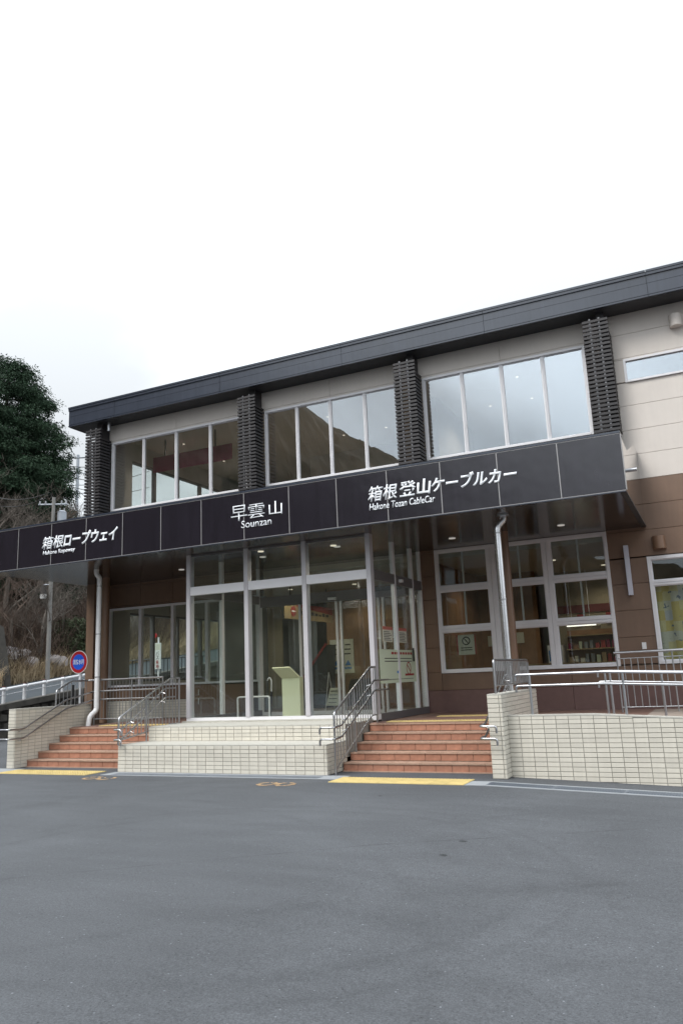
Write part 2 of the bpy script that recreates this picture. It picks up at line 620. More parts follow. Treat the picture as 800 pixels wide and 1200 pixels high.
def tag(o, label, cat, group=None, kind=None):
    o['label'] = label
    o['category'] = cat
    if group:
        o['group'] = group
    if kind:
        o['kind'] = kind
    return o


def struct(o, kind='structure', label=None):
    o['kind'] = kind
    if label:
        o['label'] = label
    return o


def rpath(pts, r=0.06, n=4):
    """polyline with rounded corners"""
    pts = [Vector(p) for p in pts]
    out = [pts[0]]
    for k in range(1, len(pts) - 1):
        a, b, c = pts[k - 1], pts[k], pts[k + 1]
        d1, d2 = (a - b), (c - b)
        rr = min(r, d1.length * 0.45, d2.length * 0.45)
        p, q = b + d1.normalized() * rr, b + d2.normalized() * rr
        for j in range(n + 1):
            t = j / n
            out.append((1 - t) ** 2 * p + 2 * t * (1 - t) * b + t * t * q)
    out.append(pts[-1])
    return out


def at(x, y, d):
    """world point at photo pixel (x, y), d metres along the viewing axis: used to work out positions"""
    f = 913.18
    return Vector((0, 0, CAMH)) + (fw + rt2 * ((x - 400) / f) - up2 * ((y - 600) / f)) * d


def text_part(name, body, m, parent, x0, x1, z0, z1, y, shear=0.0, thick=0.012, bold=0.0, spacing=1.0, stretch_to=None):
    """raised lettering facing -Y fitted to a box on the plane Y = y"""
    cu = bpy.data.curves.new(name, 'FONT')
    cu.body = body
    cu.size = 1.0
    cu.extrude = 0.0
    cu.offset = bold
    cu.space_character = spacing
    cu.resolution_u = 3
    ob = bpy.data.objects.new(name, cu)
    COL.objects.link(ob)
    dg = bpy.context.evaluated_depsgraph_get()
    me = bpy.data.meshes.new_from_object(ob.evaluated_get(dg))
    bpy.data.objects.remove(ob)
    bpy.data.curves.remove(cu)
    vs = [v.co.copy() for v in me.vertices]
    if not vs:
        return None
    vs = [Vector((v.x + shear * v.y, v.y, 0)) for v in vs]
    ax0, ax1 = min(v.x for v in vs), max(v.x for v in vs)
    ay0, ay1 = min(v.y for v in vs), max(v.y for v in vs)
    for v, c in zip(me.vertices, vs):
        v.co = (x0 + (c.x - ax0) / (ax1 - ax0) * (x1 - x0), 0, z0 + (c.y - ay0) / (ay1 - ay0) * (z1 - z0))
    bm = bmesh.new()
    bm.from_mesh(me)
    bmesh.ops.remove_doubles(bm, verts=bm.verts, dist=1e-5)
    g = bmesh.ops.extrude_face_region(bm, geom=bm.faces[:])
    for v in [e for e in g['geom'] if isinstance(e, bmesh.types.BMVert)]:
        v.co.y -= thick
    bmesh.ops.translate(bm, verts=bm.verts, vec=(0, y, 0))
    bmesh.ops.recalc_face_normals(bm, faces=bm.faces)
    bm.to_mesh(me)
    bm.free()
    me.name = name
    me.materials.clear()
    me.materials.append(MAT[m])
    o = bpy.data.objects.new(name, me)
    COL.objects.link(o)
    if parent:
        o.parent = parent
    return o


# tiles: chamfered plates, mesh data shared by size
_tc = {}


def plate_mesh(w_, h_, t_, ch, m):
    k = (round(w_, 4), round(h_, 4), t_, ch, m)
    if k not in _tc:
        mb = MB()
        # local frame: u = x, v = z, outward = -y
        mb.v = [(0, 0, 0), (w_, 0, 0), (w_, 0, h_), (0, 0, h_),
                (0, -t_ + ch, 0), (w_, -t_ + ch, 0), (w_, -t_ + ch, h_), (0, -t_ + ch, h_),
                (ch, -t_, ch), (w_ - ch, -t_, ch), (w_ - ch, -t_, h_ - ch), (ch, -t_, h_ - ch)]
        mb.f = [(0, 1, 5, 4), (1, 2, 6, 5), (2, 3, 7, 6), (3, 0, 4, 7),
                (4, 5, 9, 8), (5, 6, 10, 9), (6, 7, 11, 10), (7, 4, 8, 11), (8, 9, 10, 11), (3, 2, 1, 0)]
        me = mb.mesh('plate')
        me.materials.append(MAT[m])
        fix_normals(me)
        _tc[k] = me
    return _tc[k]


def tile_face(parent, origin, rot, length, z0, z1, tw=0.192, th=0.072, gap=0.009, t=0.012, m='tile', name='tile', ztop=None,
              phase=0.0, rnd=random.Random(4)):
    """stack-bond tiling on a vertical face; rot = angle of the u axis about Z, outward = right of u"""
    n = max(1, int(math.ceil((length + phase) / tw - 1e-4)))
    rows = int(math.ceil((z1 - z0) / th - 0.05))
    c, s_ = math.cos(rot), math.sin(rot)
    for i in range(n):
        u0, u1 = i * tw - phase, (i + 1) * tw - phase
        u0, u1 = max(0, u0), min(length, u1)
        if u1 - u0 < 0.025:
            continue
        for k in range(rows):
            a, b = z0 + k * th, min(z0 + (k + 1) * th, z1)
            if ztop:
                lim = min(ztop(u0), ztop(u1))
                b = min(b, lim)
            if b - a < 0.02:
                continue
            me = plate_mesh(u1 - u0 - gap, b - a - gap, t, 0.003, m)
            o = bpy.data.objects.new(name, me)
            COL.objects.link(o)
            o.parent = parent
            uu = u0 + gap / 2
            o.location = (origin[0] + c * uu, origin[1] + s_ * uu, a + gap / 2)
            o.rotation_euler = (rnd.uniform(-.004, .004), 0, rot + rnd.uniform(-.004, .004))


# ==================================================================== SETTING
YF, YR, YC, YV = 17.912, 17.303, 13.912, 14.856
ZP = 0.76          # landing level
ZB, ZT = 4.593, 5.630


def gz(x):
    return -0.038 * min(max(0.0, x + 3.4), 8.0)


# far ground sheet
struct(MB().poly([(-900, -900, -0.5), (900, -900, -0.5), (900, 900, -0.5), (-900, 900, -0.5)]).build('ground', 'earth'))
mb = MB()
xs = [-60, -22.9, -3.4, -2, 0, 2, 4.6, 60]
for i in range(len(xs) - 1):
    a, b = xs[i], xs[i + 1]
    y1 = 60 if b <= -16.0 else 18.2
    ya = -60
    mb.poly([(a, ya, gz(a)), (b, ya, gz(b)), (b, 18.2, gz(b)), (a, 18.2, gz(a))])
mb.poly([(-22.9, 18.2, 0), (-16.2, 18.2, 0), (-16.2, 60, 0), (-22.9, 60, 0)])
struct(mb.build('asphalt_lot', 'asphalt'))

# concrete kerb strip and drains
kerb = MB().box(-11.12, -5.98, 12.22, 12.664, -0.05, 0.006).build('kerb_strip', 'concrete')
struct(kerb)
for i in range(5):
    x0 = -10.9 + i * 0.9
    g = MB().box(x0, x0 + 0.88, 12.28, 12.52, 0.0, 0.009)
    g.build('grate', 'grate', kerb)
struct(MB().box(-14.6, -13.86, 12.15, 12.92, -0.05, 0.005).build('kerb_corner', 'concrete'))
mb = MB()
mb.prism([(-3.72, 11.86, -0.05), (4.55, 11.86, gz(4.55) - 0.05), (4.55, 11.86, gz(4.55) + 0.008), (-3.4, 11.86, 0.008), (-3.72, 11.86, 0.008)], (0, 0.44, 0))
dr = struct(mb.build('drain_channel', 'concrete'))
for i in range(8):
    x0 = -3.40 + i * 0.98
    mb = MB()
    zz0, zz1 = gz(x0) + 0.011, gz(x0 + 0.97) + 0.011
    mb.prism([(x0, 11.93, zz0 - 0.01), (x0 + 0.97, 11.93, zz1 - 0.01), (x0 + 0.97, 11.93, zz1), (x0, 11.93, zz0)], (0, 0.28, 0))
    g = mb.build('grate', 'grate', dr)
    mb = MB()
    for k in range(24):
        xx = x0 + 0.03 + k * 0.0385
        mb.box(xx, xx + 0.02, 11.95, 12.19, gz(xx) + 0.011, gz(xx) + 0.0165)
    mb.build('grate_bars', 'grate', g)['kind'] = 'stuff'


# tactile paving: domed or ribbed plates
def tactile(name, x0, x1, y0, rows, z, label=None, cell=0.3, rowd=0.3):
    root = bpy.data.objects.new(name, None)
    COL.objects.link(root)
    struct(root)
    n = int(round((x1 - x0) / cell))
    cw = (x1 - x0) / n
    mb = MB().box(0.004, cw - 0.004, 0.004, rowd - 0.004, -0.01, 0.007)
    for i in range(5):
        for j in range(5):
            cx, cy = cw * (i + 0.5) / 5, rowd * (j + 0.5) / 5
            mb.prism([(cx + 0.016 * math.cos(k * 1.0472), cy + 0.016 * math.sin(k * 1.0472), 0.007) for k in range(6)], (0, 0, 0.005))
    me = mb.mesh('tactile_tile')
    me.materials.append(MAT['tactile'])
    fix_normals(me)
    for i in range(n):
        for j in range(rows):
            o = bpy.data.objects.new('tactile_tile', me)
            COL.objects.link(o)
            o.parent = root
            o.location = (x0 + i * cw, y0 + j * rowd, z)
    return root


tactile('tactile_paving', -6.02, -3.73, 11.88, 2, 0.004)
tactile('tactile_paving', -13.86, -11.42, 12.14, 2, 0.004)

# worn painted manhole marks on the asphalt
for cx, cy in ((-6.80, 11.56), (-10.75, 11.80)):
    mb = MB()
    rr = random.Random(int(cx * 10))
    for sx in (-0.17, 0.17):
        for k in range(26):
            a0 = k * 2 * math.pi / 26
            if rr.random() < 0.24:
                continue
            r0, r1 = 0.10 + rr.uniform(-.02, .02), 0.16 + rr.uniform(-.02, .02)
            q = [(cx + sx + rad * math.cos(a) * 1.05, cy + rad * math.sin(a) * 1.25, 0.005) for a, rad in
                 ((a0, r0), (a0, r1), (a0 + 0.235, r1), (a0 + 0.235, r0))]
            mb.poly(q)
    mt = mat('paint_orange', (0.36, 0.24, 0.13), 0.7, namp=0.4, nscale=14) if 'paint_orange' not in MAT else None
    struct(mb.build('road_marking', 'paint_orange'))

# landing in front of the facade, and the stairs down from it
mb = MB()
mb.box(-14.20, -3.48, 14.60, YF - 0.02, -0.3, ZP)
mb.box(-3.48, 8.0, 13.10, YF - 0.02, -0.6, ZP)
struct(mb.build('landing', 'landing'))
struct(MB().box(-1.35, 8.0, 15.1, 17.6, ZP, ZP + 0.004).build('ramp_floor', 'landing_pale'))
tactile('tactile_paving', -6.1, -3.7, 14.66, 1, ZP + 0.006)
tactile('tactile_paving', -5.6, -3.8, 16.25, 1, ZP + 0.006)
tactile('tactile_paving', -13.5, -11.1, 14.75, 1, ZP + 0.006)


def stairs(label, x0, x1a, x1b):
    """five risers; x1a ends the two lower steps, x1b the upper ones"""
    st = thing('stairs', label, 'stairs', 'entrance stairs')
    Y0, TR, RI = 13.285, 0.314, 0.149
    for k in range(5):
        xe = x1a if k < 3 else x1b
        y = Y0 + k * TR
        body = MB().box(x0, xe, y + 0.012, 14.66, k * RI - (0.2 if k == 0 else 0), (k + 1) * RI - 0.022)
        body.build('step', 'grout', st)
        ye = y + TR + 0.012 if k < 4 else 14.66
        n = int(round((xe - x0) / 0.302))
        cw = (xe - x0) / n
        me = plate_mesh(cw - 0.006, RI - 0.034, 0.012, 0.003, 'terracotta')
        for i in range(n):
            o = bpy.data.objects.new('riser_tile', me)
            COL.objects.link(o)
            o.parent = st
            o.location = (x0 + i * cw + 0.003, y + 0.012, k * RI + 0.010)
        # pale ribbed nosing and tread tiles
        tb = MB().box(0.002, cw - 0.002, 0.0, ye - y - 0.004 + 0.014, -0.022, 0.0)
        for g in range(3):
            tb.box(0.01, cw - 0.01, 0.012 + g * 0.022, 0.022 + g * 0.022, 0.0, 0.003)
        tm = tb.mesh('tread_tile')
        tm.materials.append(MAT['tread'])
        fix_normals(tm)
        for i in range(n):
            o = bpy.data.objects.new('tread_tile', tm)
            COL.objects.link(o)
            o.parent = st
            o.location = (x0 + i * cw, y - 0.014, (k + 1) * RI)
    box('base_strip', 'tread', st, x0, x1a, Y0 - 0.05, Y0 + 0.012, -0.1, 0.014)
    return st


stairs('right flight of five terracotta tiled steps below the cable car lettering', -6.40, -3.48, -3.48)
stairs('left flight of five terracotta tiled steps beside the round red and blue sign', -14.195, -11.09, -10.99)


# tiled walls
def tiled_wall(name, label, x0, x1, y0, y1, z0, z1, faces='fr', cat='wall', cop=0.02, ztop=None):
    t = thing(name, label, cat)
    box('wall_core', 'grout', t, x0 + 0.012, x1 - 0.012, y0 + 0.012, y1 - 0.012, z0 - 0.3, z1 - cop)
    if cop:
        box('coping', 'coping', t, x0 + 0.003, x1 - 0.003, y0 + 0.003, y1 - 0.003, z1 - cop, z1)
    if 'f' in faces:
        tile_face(t, (x0, y0 + 0.012), 0, x1 - x0, z0, z1 - cop)
    if 'r' in faces:
        tile_face(t, (x1 - 0.012, y0), R(90), y1 - y0, z0, z1 - cop)
    return t


tiled_wall('planter_wall', 'low front tier of cream tiled planter wall between the two stairs', -11.08, -6.42, 12.668, 13.50, 0.004, 0.522)
tiled_wall('planter_wall', 'upper set-back tier of cream tiled planter wall below the glass entrance', -10.985, -6.42, 13.485, 14.80, 0.522, 0.815, 'f')
tiled_wall('vestibule_kerb', 'thin cream tiled kerb directly under the glass entrance front', -10.97, -6.44, 14.60, 14.86, 0.76, 0.845, 'f')
tiled_wall('stair_side_wall', 'cream tiled side wall left of the left stairs with steel handrails', -14.425, -14.207, 12.926, 15.27, 0.004, 1.27)
tiled_wall('stair_side_wall', 'narrow cream tiled pier wall right of the right stairs topped by a small railing', -3.483, -3.247, 12.625, 15.29, 0.002, 1.302)

# the long ramp wall whose top slopes down to the right
RX0, RX1, RY = -3.25, 3.2, 12.93
t = thing('ramp_wall', 'long cream tiled ramp wall at the right whose top slopes gently down', 'wall')


def rtop(u):
    x = RX0 + u
    return 0.950 - max(0.0, (x + 1.90)) * 0.056


mb = MB()
mb.prism([(RX0, RY + 0.012, -0.6), (RX1, RY + 0.012, -0.6), (RX1, RY + 0.012, rtop(RX1 - RX0) - 0.02), (-1.9, RY + 0.012, 0.93),
          (RX0, RY + 0.012, 0.93)], (0, 0.18, 0))
mb.build('wall_core', 'grout', t)
mb = MB()
mb.prism([(RX0, RY + 0.002, 0.93), (-1.9, RY + 0.002, 0.93), (RX1, RY + 0.002, rtop(RX1 - RX0) - 0.02), (RX1, RY + 0.002, rtop(RX1 - RX0)),
          (-1.9, RY + 0.002, 0.95), (RX0, RY + 0.002, 0.95)], (0, 0.20, 0))
mb.build('coping', 'coping', t)
# tile rows hang from a level line; the lowest rows follow the falling ground
rnd = random.Random(8)
tw, th, gap = 0.192, 0.072, 0.009
for i in range(17):
    u0, u1 = i * tw, (i + 1) * tw
    xm = RX0 + u0
    for k in range(-3, 14):
        a, b = 0.010 + (k - 0) * th - 0.0, 0.010 + (k + 1) * th
        if b < gz(RX0 + u1) - 0.03:
            continue
        bl, br = min(b, rtop(u0) - 0.02), min(b, rtop(u1) - 0.02)
        if min(bl, br) - a < 0.018:
            continue
        if abs(bl - br) < 1e-4 and abs(bl - b) < 1e-4:
            me = plate_mesh(tw - gap, th - gap, 0.012, 0.003, 'tile')
        else:
            mm = MB()
            h0, h1 = bl - a - gap, br - a - gap
            wd = tw - gap
            mm.prism([(0, 0, 0), (wd, 0, 0), (wd, 0, h1), (0, 0, h0)], (0, -0.012, 0))
            me = mm.mesh('plate')
            me.materials.append(MAT['tile'])
            fix_normals(me)
        o = bpy.data.objects.new('tile', me)
        COL.objects.link(o)
        o.parent = t
        o.location = (RX0 + u0 + gap / 2, RY + 0.012, a + gap / 2)
        o.rotation_euler = (rnd.uniform(-.004, .004), 0, rnd.uniform(-.004, .004))

# ==================================================================== STATION BUILDING
bd = thing('station_building', 'two-storey brown and cream mountain station with dark sign canopy and lattice pillars', 'building')
ROW = 0.56875
ZS = 5.663


def panel(m, x0, x1, z0, z1, parent=bd, y=YF, t_=0.045, name='siding_panel', g=0.006):
    if x1 - x0 < 0.03 or z1 - z0 < 0.03:
        return None
    mb = MB()
    a, b, c, d = x0 + g / 2, x1 - g / 2, z0 + g / 2, z1 - g / 2
    ch = 0.004
    mb.v = [(a, y + t_, c), (b, y + t_, c), (b, y + t_, d), (a, y + t_, d), (a, y + ch, c), (b, y + ch, c), (b, y + ch, d), (a, y + ch, d),
            (a + ch, y, c + ch), (b - ch, y, c + ch), (b - ch, y, d - ch), (a + ch, y, d - ch)]
    mb.f = [(0, 1, 5, 4), (1, 2, 6, 5), (2, 3, 7, 6), (3, 0, 4, 7), (4, 5, 9, 8), (5, 6, 10, 9), (6, 7, 11, 10), (7, 4, 8, 11),
            (8, 9, 10, 11), (3, 2, 1, 0)]
    return mb.build(name, m, parent)


def siding(x0, x1, z0, z1, joints=(), mcol=None):
    edges = [x0] + [j for j in joints if x0 < j < x1] + [x1]
    k = -12
    while ZS + k * ROW < z1:
        a, b = max(z0, ZS + k * ROW), min(z1, ZS + (k + 1) * ROW)
        if b - a > 0.03:
            for e in range(len(edges) - 1):
                panel(mcol or ('cream' if ZS + k * ROW > ZS - 0.1 else 'brown'), edges[e], edges[e + 1], a, b)
        k += 1


def back(x0, x1, z0, z1):
    return (x0, x1, YF + 0.045, YF + 0.20, z0, z1)


bk = MB()
# right wing with two windows
HW = (-1.175, 1.9, 7.915, 8.472)      # slit window upstairs
RW = (-1.185, 1.6, 1.665, 3.935)      # ground floor window
XE = 6.5
J = (1.85, 4.9)
siding(-1.965, XE, 8.472, 9.575, J)
siding(-1.965, HW[0], HW[2], HW[3])
siding(HW[1], XE, HW[2], HW[3], J)
siding(-1.965, XE, RW[3], HW[2], J)
siding(-1.965, RW[0], RW[2], RW[3])
siding(RW[1], XE, RW[2], RW[3], J)
siding(-5.97, XE, 1.262, 1.654, (-3.0, 0.1, 3.1))
siding(-1.965, RW[0], 1.654, RW[2])
panel('plum', -6.36, -3.0, ZP - 0.05, 1.262, name='plinth_panel')
panel('plum', -3.0, 0.1, ZP - 0.05, 1.262, name='plinth_panel')
panel('plum', 0.1, XE, ZP - 0.05, 1.262, name='plinth_panel')
for b_ in ((-1.96, XE, HW[3], 9.7), (-1.96, HW[0] + 0.03, RW[2], 9.6), (HW[1] - .03, XE, RW[2], 9.6), (-1.96, XE, RW[3] - 0.03, HW[2] + 0.02), (-6.36, XE, 0.2, 1.66),
           (-6.36, -5.96, 1.6, 4.7), (-16.35, -1.96, 4.62, 6.83), (-16.35, -1.9, 9.02, 9.7), (-16.35, -10.90, 3.90, 4.62), (-16.35, -10.90, 0.2, 1.66),
           (-16.35, -16.10, 1.6, 3.9), (-16.35, -16.12, 6.8, 9.1)):
    bk.box(*back(*b_))
bk.build('wall_backing', 'backing', bd)
siding(-6.355, -5.97, 1.262, 4.60)
# strips above the upper windows, ground floor left
siding(-16.34, -1.965, 9.018, 9.575, (-13.68, -10.95, -8.60, -6.30, -3.96))
siding(-16.34, -10.98, 3.905, 4.60, (-14.93, -13.79, -12.4))
siding(-16.34, -16.10, 1.64, 3.905)
siding(-16.34, -12.5, 1.255, 1.64, (-14.9,))
# cream tile skirt under the left window
tw_ = MB().box(-16.34, -13.2, YF - 0.03, YF + 0.03, 0.5, 1.25).build('tiled_skirt', 'grout', bd)
tile_face(tw_, (-16.34, YF - 0.028), 0, 3.14, 0.77, 1.25)
panel('brown', -13.2, -12.2, ZP, 1.25)
cab = box('meter_cabinet', 'columnbrown', bd, -13.15, -11.2, YF - 0.06, YF + 0.02, ZP + 0.01, 1.60)
for hx, hz in ((-12.85, 1.42), (-12.85, 1.18)):
    MB().tube(rpath([(hx, YF - 0.062, hz - 0.07), (hx + 0.02, YF - 0.10, hz - 0.05), (hx + 0.02, YF - 0.10, hz + 0.05), (hx, YF - 0.062, hz + 0.07)], 0.02), 0.012, 6).build('handle', 'white', cab)


# windows -------------------------------------------------------------
def window(x0, x1, z0, z1, xm=(), zm=(), fwid=0.055, mw=0.05, tw2=0.06, gl='glass_up', thin=(), y=YF, dpt=0.11, rail=False, frame_m='alu'):
    mb = MB()
    ya, yb = y - 0.022, y + dpt
    mb.box(x0, x0 + fwid, ya, yb, z0, z1)
    mb.box(x1 - fwid, x1, ya, yb, z0, z1)
    mb.box(x0 + fwid, x1 - fwid, ya, yb, z1 - fwid, z1)
    mb.box(x0 + fwid, x1 - fwid, ya - 0.02, yb, z0, z0 + fwid * 0.9)
    w_ = mb.build('window', frame_m, bd)
    xs_ = [x0 + fwid] + list(xm) + [x1 - fwid]
    zs_ = [z0 + fwid * 0.9] + list(zm) + [z1 - fwid]
    for x in xm:
        m_ = MB().box(x - mw / 2, x - 0.006, ya + 0.012, yb, zs_[0], zs_[-1])
        m_.box(x - 0.006, x + 0.006, ya + 0.03, yb, zs_[0], zs_[-1])
        m_.box(x + 0.006, x + mw / 2, ya + 0.012, yb, zs_[0], zs_[-1])
        m_.build('mullion', frame_m, w_)
    for z in zm:
        for i in range(len(xs_) - 1):
            a = xs_[i] + (mw / 2 if i else 0)
            b = xs_[i + 1] - (mw / 2 if i < len(xs_) - 2 else 0)
            m_ = MB().box(a, b, ya + 0.006, yb, z - tw2 / 2, z - 0.012)
            m_.box(a, b, ya + 0.03, yb, z - 0.012, z + 0.004)
            m_.box(a, b, ya + 0.006, yb, z + 0.004, z + tw2 / 2)
            m_.build('transom', frame_m, w_)
    for i in range(len(xs_) - 1):
        for k in range(len(zs_) - 1):
            a = xs_[i] + (mw / 2 if i else 0)
            b = xs_[i + 1] - (mw / 2 if i < len(xs_) - 2 else 0)
            c = zs_[k] + (tw2 / 2 if k else 0)
            d = zs_[k + 1] - (tw2 / 2 if k < len(zs_) - 2 else 0)
            if rail:   # slender sash round each light
                s_ = MB()
                q = 0.022
                s_.box(a, a + q, y + 0.012, y + 0.07, c, d).box(b - q, b, y + 0.012, y + 0.07, c, d)
                s_.box(a + q, b - q, y + 0.012, y + 0.07, c, c + q).box(a + q, b - q, y + 0.012, y + 0.07, d - q, d)
                s_.build('sash', frame_m, w_)
                a, b, c, d = a + q, b - q, c + q, d - q
            MB().box(a, b, y + 0.035, y + 0.043, c, d).build('pane', gl, w_)
            if k in thin:
                xm_ = (a + b) / 2
                MB().box(xm_ - 0.018, xm_ + 0.018, y + 0.046, y + 0.09, c, d).build('mullion', frame_m, w_)
    return w_


window(-16.10, -11.22, 6.842, 9.014, (-14.89, -13.69, -12.48), rail=True)
window(-10.64, -6.60, 6.842, 9.014, (-9.63, -8.62, -7.61), rail=True)
window(-5.985, -1.975, 6.842, 9.014, (-4.955, -3.962, -2.965), rail=True)
window(*HW, fwid=0.05, gl='glass_up', rail=False)
window(-5.968, -1.958, 1.654, 4.583, (-4.600, -3.300), (2.668, 3.630), mw=0.19, tw2=0.13, fwid=0.07, gl='glass_win', thin=(1, 2), rail=True)
window(*RW, zm=(3.36,), xm=(0.3,), fwid=0.07, tw2=0.10, gl='glass_win', rail=True)
window(-16.10, -10.98, 1.640, 3.900, (-14.93, -13.79, -12.63), fwid=0.06, mw=0.09, gl='glass_low', rail=False)

# side and rear shell ----------------------------------------------------
XL = -16.35
mb = MB()
YB = 26.0
mb.box(XL - 0.02, XL + 0.16, YF + 0.2, 18.95, 0.2, 9.65)
mb.box(XL - 0.02, XL + 0.16, 18.95, YB, 0.2, 1.78)
mb.box(XL - 0.02, XL + 0.16, 18.95, YB, 3.86, 6.60)
mb.box(XL - 0.02, XL + 0.16, 18.95, YB, 8.72, 9.65)
mb.box(XL - 0.02, XL + 0.16, 24.0, YB, 1.7, 9.65)
mb.build('side_wall', 'plaster', bd)
for (z0, z1) in ((1.78, 3.86), (6.60, 8.72)):
    mb = MB()
    ys = (18.95, 20.15, 21.4, 22.7, 24.0)
    for k, yy in enumerate(ys):
        a = yy if k == 0 else yy - 0.04
        b = yy if k == len(ys) - 1 else yy + 0.04
        mb.box(XL - 0.01, XL + 0.13, a, b, z0, z1)
    mb.box(XL - 0.01, XL + 0.13, ys[0], ys[-1], z0, z0 + 0.06).box(XL - 0.01, XL + 0.13, ys[0], ys[-1], z1 - 0.06, z1)
    sw = mb.build('side_window', 'alu_dark', bd)
    for k in range(4):
        MB().box(XL + 0.05, XL + 0.058, ys[k] + 0.045, ys[k + 1] - 0.045, z0 + 0.06, z1 - 0.06).build('pane', 'glass_low', sw)
mb = MB()
mb.box(XL, XE, YB, YB + 0.2, 0.2, 9.65).box(XE - 0.2, XE, YF + 0.2, YB, 0.2, 9.65)
mb.build('rear_wall', 'plaster_warm', bd)
box('ground_floor', 'floor_mat', bd, XL + 0.16, XE - 0.2, YF + 0.2, YB, 0.3, ZP + 0.01)
box('upper_floor', 'carpet', bd, XL + 0.16, XE - 0.2, YF + 0.2, YB, 4.55, 6.62)
box('hall_ceiling', 'ceiling_mat', bd, XL + 0.16, XE - 0.2, YF + 0.2, YB, 4.40, 4.55)
box('upper_ceiling', 'ceiling_mat', bd, XL + 0.16, XE - 0.2, YF + 0.2, YB, 9.30, 9.56)
mb = MB()
mb.box(-12.2, -6.5, 23.6, 23.75, 6.62, 9.3).box(-6.5, -6.35, YF + 2.2, 23.75, 6.62, 9.3)
mb.build('upper_partition', 'plaster', bd)
box('kitchen_hatch', 'black', bd, -9.4, -7.2, 23.3, 23.6, 6.62, 8.3)
# ground floor partitions
box('hall_partition', 'greywall', bd, -13.55, -13.43, YF + 1.9, YB, ZP, 4.4)
box('hall_yellow_wall', 'plaster_warm', bd, -13.40, -12.88, 22.45, 22.55, ZP, 4.4)
box('hall_grey_wall', 'greywall', bd, -12.87, -11.80, 22.9, 23.0, ZP, 4.4)
box('hall_recess', 'black', bd, -11.79, -11.20, 23.4, 23.5, ZP, 4.4)
for i in range(5):
    box('hall_wood_board', 'wood', bd, -11.19 + i * 0.62, -10.58 + i * 0.62, 22.4, 22.5, ZP, 4.4)
box('hall_picture_panel', 'greywall', bd, -12.7, -12.3, 22.86, 22.895, 1.9, 2.4)
box('shop_partition', 'wood', bd, -6.35, -6.20, YF + 0.9, YB, ZP, 4.4)
mb = MB()
for i in range(3):
    box('shop_wall_board', 'wood', bd, -6.2 + i * 0.56, -5.65 + i * 0.56, 22.4, 22.5, ZP, 4.4)
box('shop_wall', 'plaster_warm', bd, -4.45, XE - 0.2, 23.4, 23.5, ZP, 4.4)
box('shop_red_band', 'band_red', bd, -4.4, 2.5, 23.36, 23.4, 3.20, 3.42)

# roof ---------------------------------------------------------------------
ZR0, ZR1 = 9.575, 10.201
roof = MB().box(-17.27, XE + 0.5, YR + 0.05, YB + 1.0, ZR0 + 0.014, ZR1 - 0.006).build('roof', 'soffit_dark', bd)
fx = [-17.31, -15.5, -11.72, -7.93, -4.14, -0.45, 3.3, XE + 0.5]
for i in range(len(fx) - 1):
    a, b = fx[i] + (0 if i == 0 else 0.004), fx[i + 1] - 0.004
    mb = MB()
    prof = [(YR + 0.05, ZR0), (YR - 0.02, ZR0), (YR - 0.02, ZR0 + 0.035), (YR + 0.012, ZR0 + 0.040), (YR + 0.012, ZR0 + 0.055),
            (YR, ZR0 + 0.060), (YR, ZR0 + 0.315), (YR + 0.006, ZR0 + 0.318), (YR + 0.006, ZR0 + 0.324), (YR, ZR0 + 0.327),
            (YR, ZR1 - 0.13), (YR - 0.015, ZR1 - 0.12), (YR - 0.03, ZR1 - 0.115), (YR - 0.03, ZR1 - 0.055), (YR - 0.045, ZR1 - 0.05),
            (YR - 0.045, ZR1), (YR + 0.05, ZR1)]
    mb.prism([(a, p[0], p[1]) for p in prof], (b - a, 0, 0))
    mb.build('fascia_panel', 'fascia', roof)
for (a, b) in ((YR + 0.055, 21.0), (21.008, YB + 1.0)):
    mb = MB()
    mb.box(-17.33, -17.27, a, b, ZR0, ZR1)
    mb.build('end_fascia_panel', 'fascia', roof)
for i in range(len(fx) - 1):
    box('soffit_panel', 'soffit_dark', roof, fx[i] + 0.06, fx[i + 1] + 0.055, YR + 0.052, YF - 0.002, ZR0 - 0.002, ZR0 + 0.012)
box('soffit_panel', 'soffit_dark', roof, -17.26, XL, YF, YB + 0.9, ZR0 - 0.002, ZR0 + 0.012)


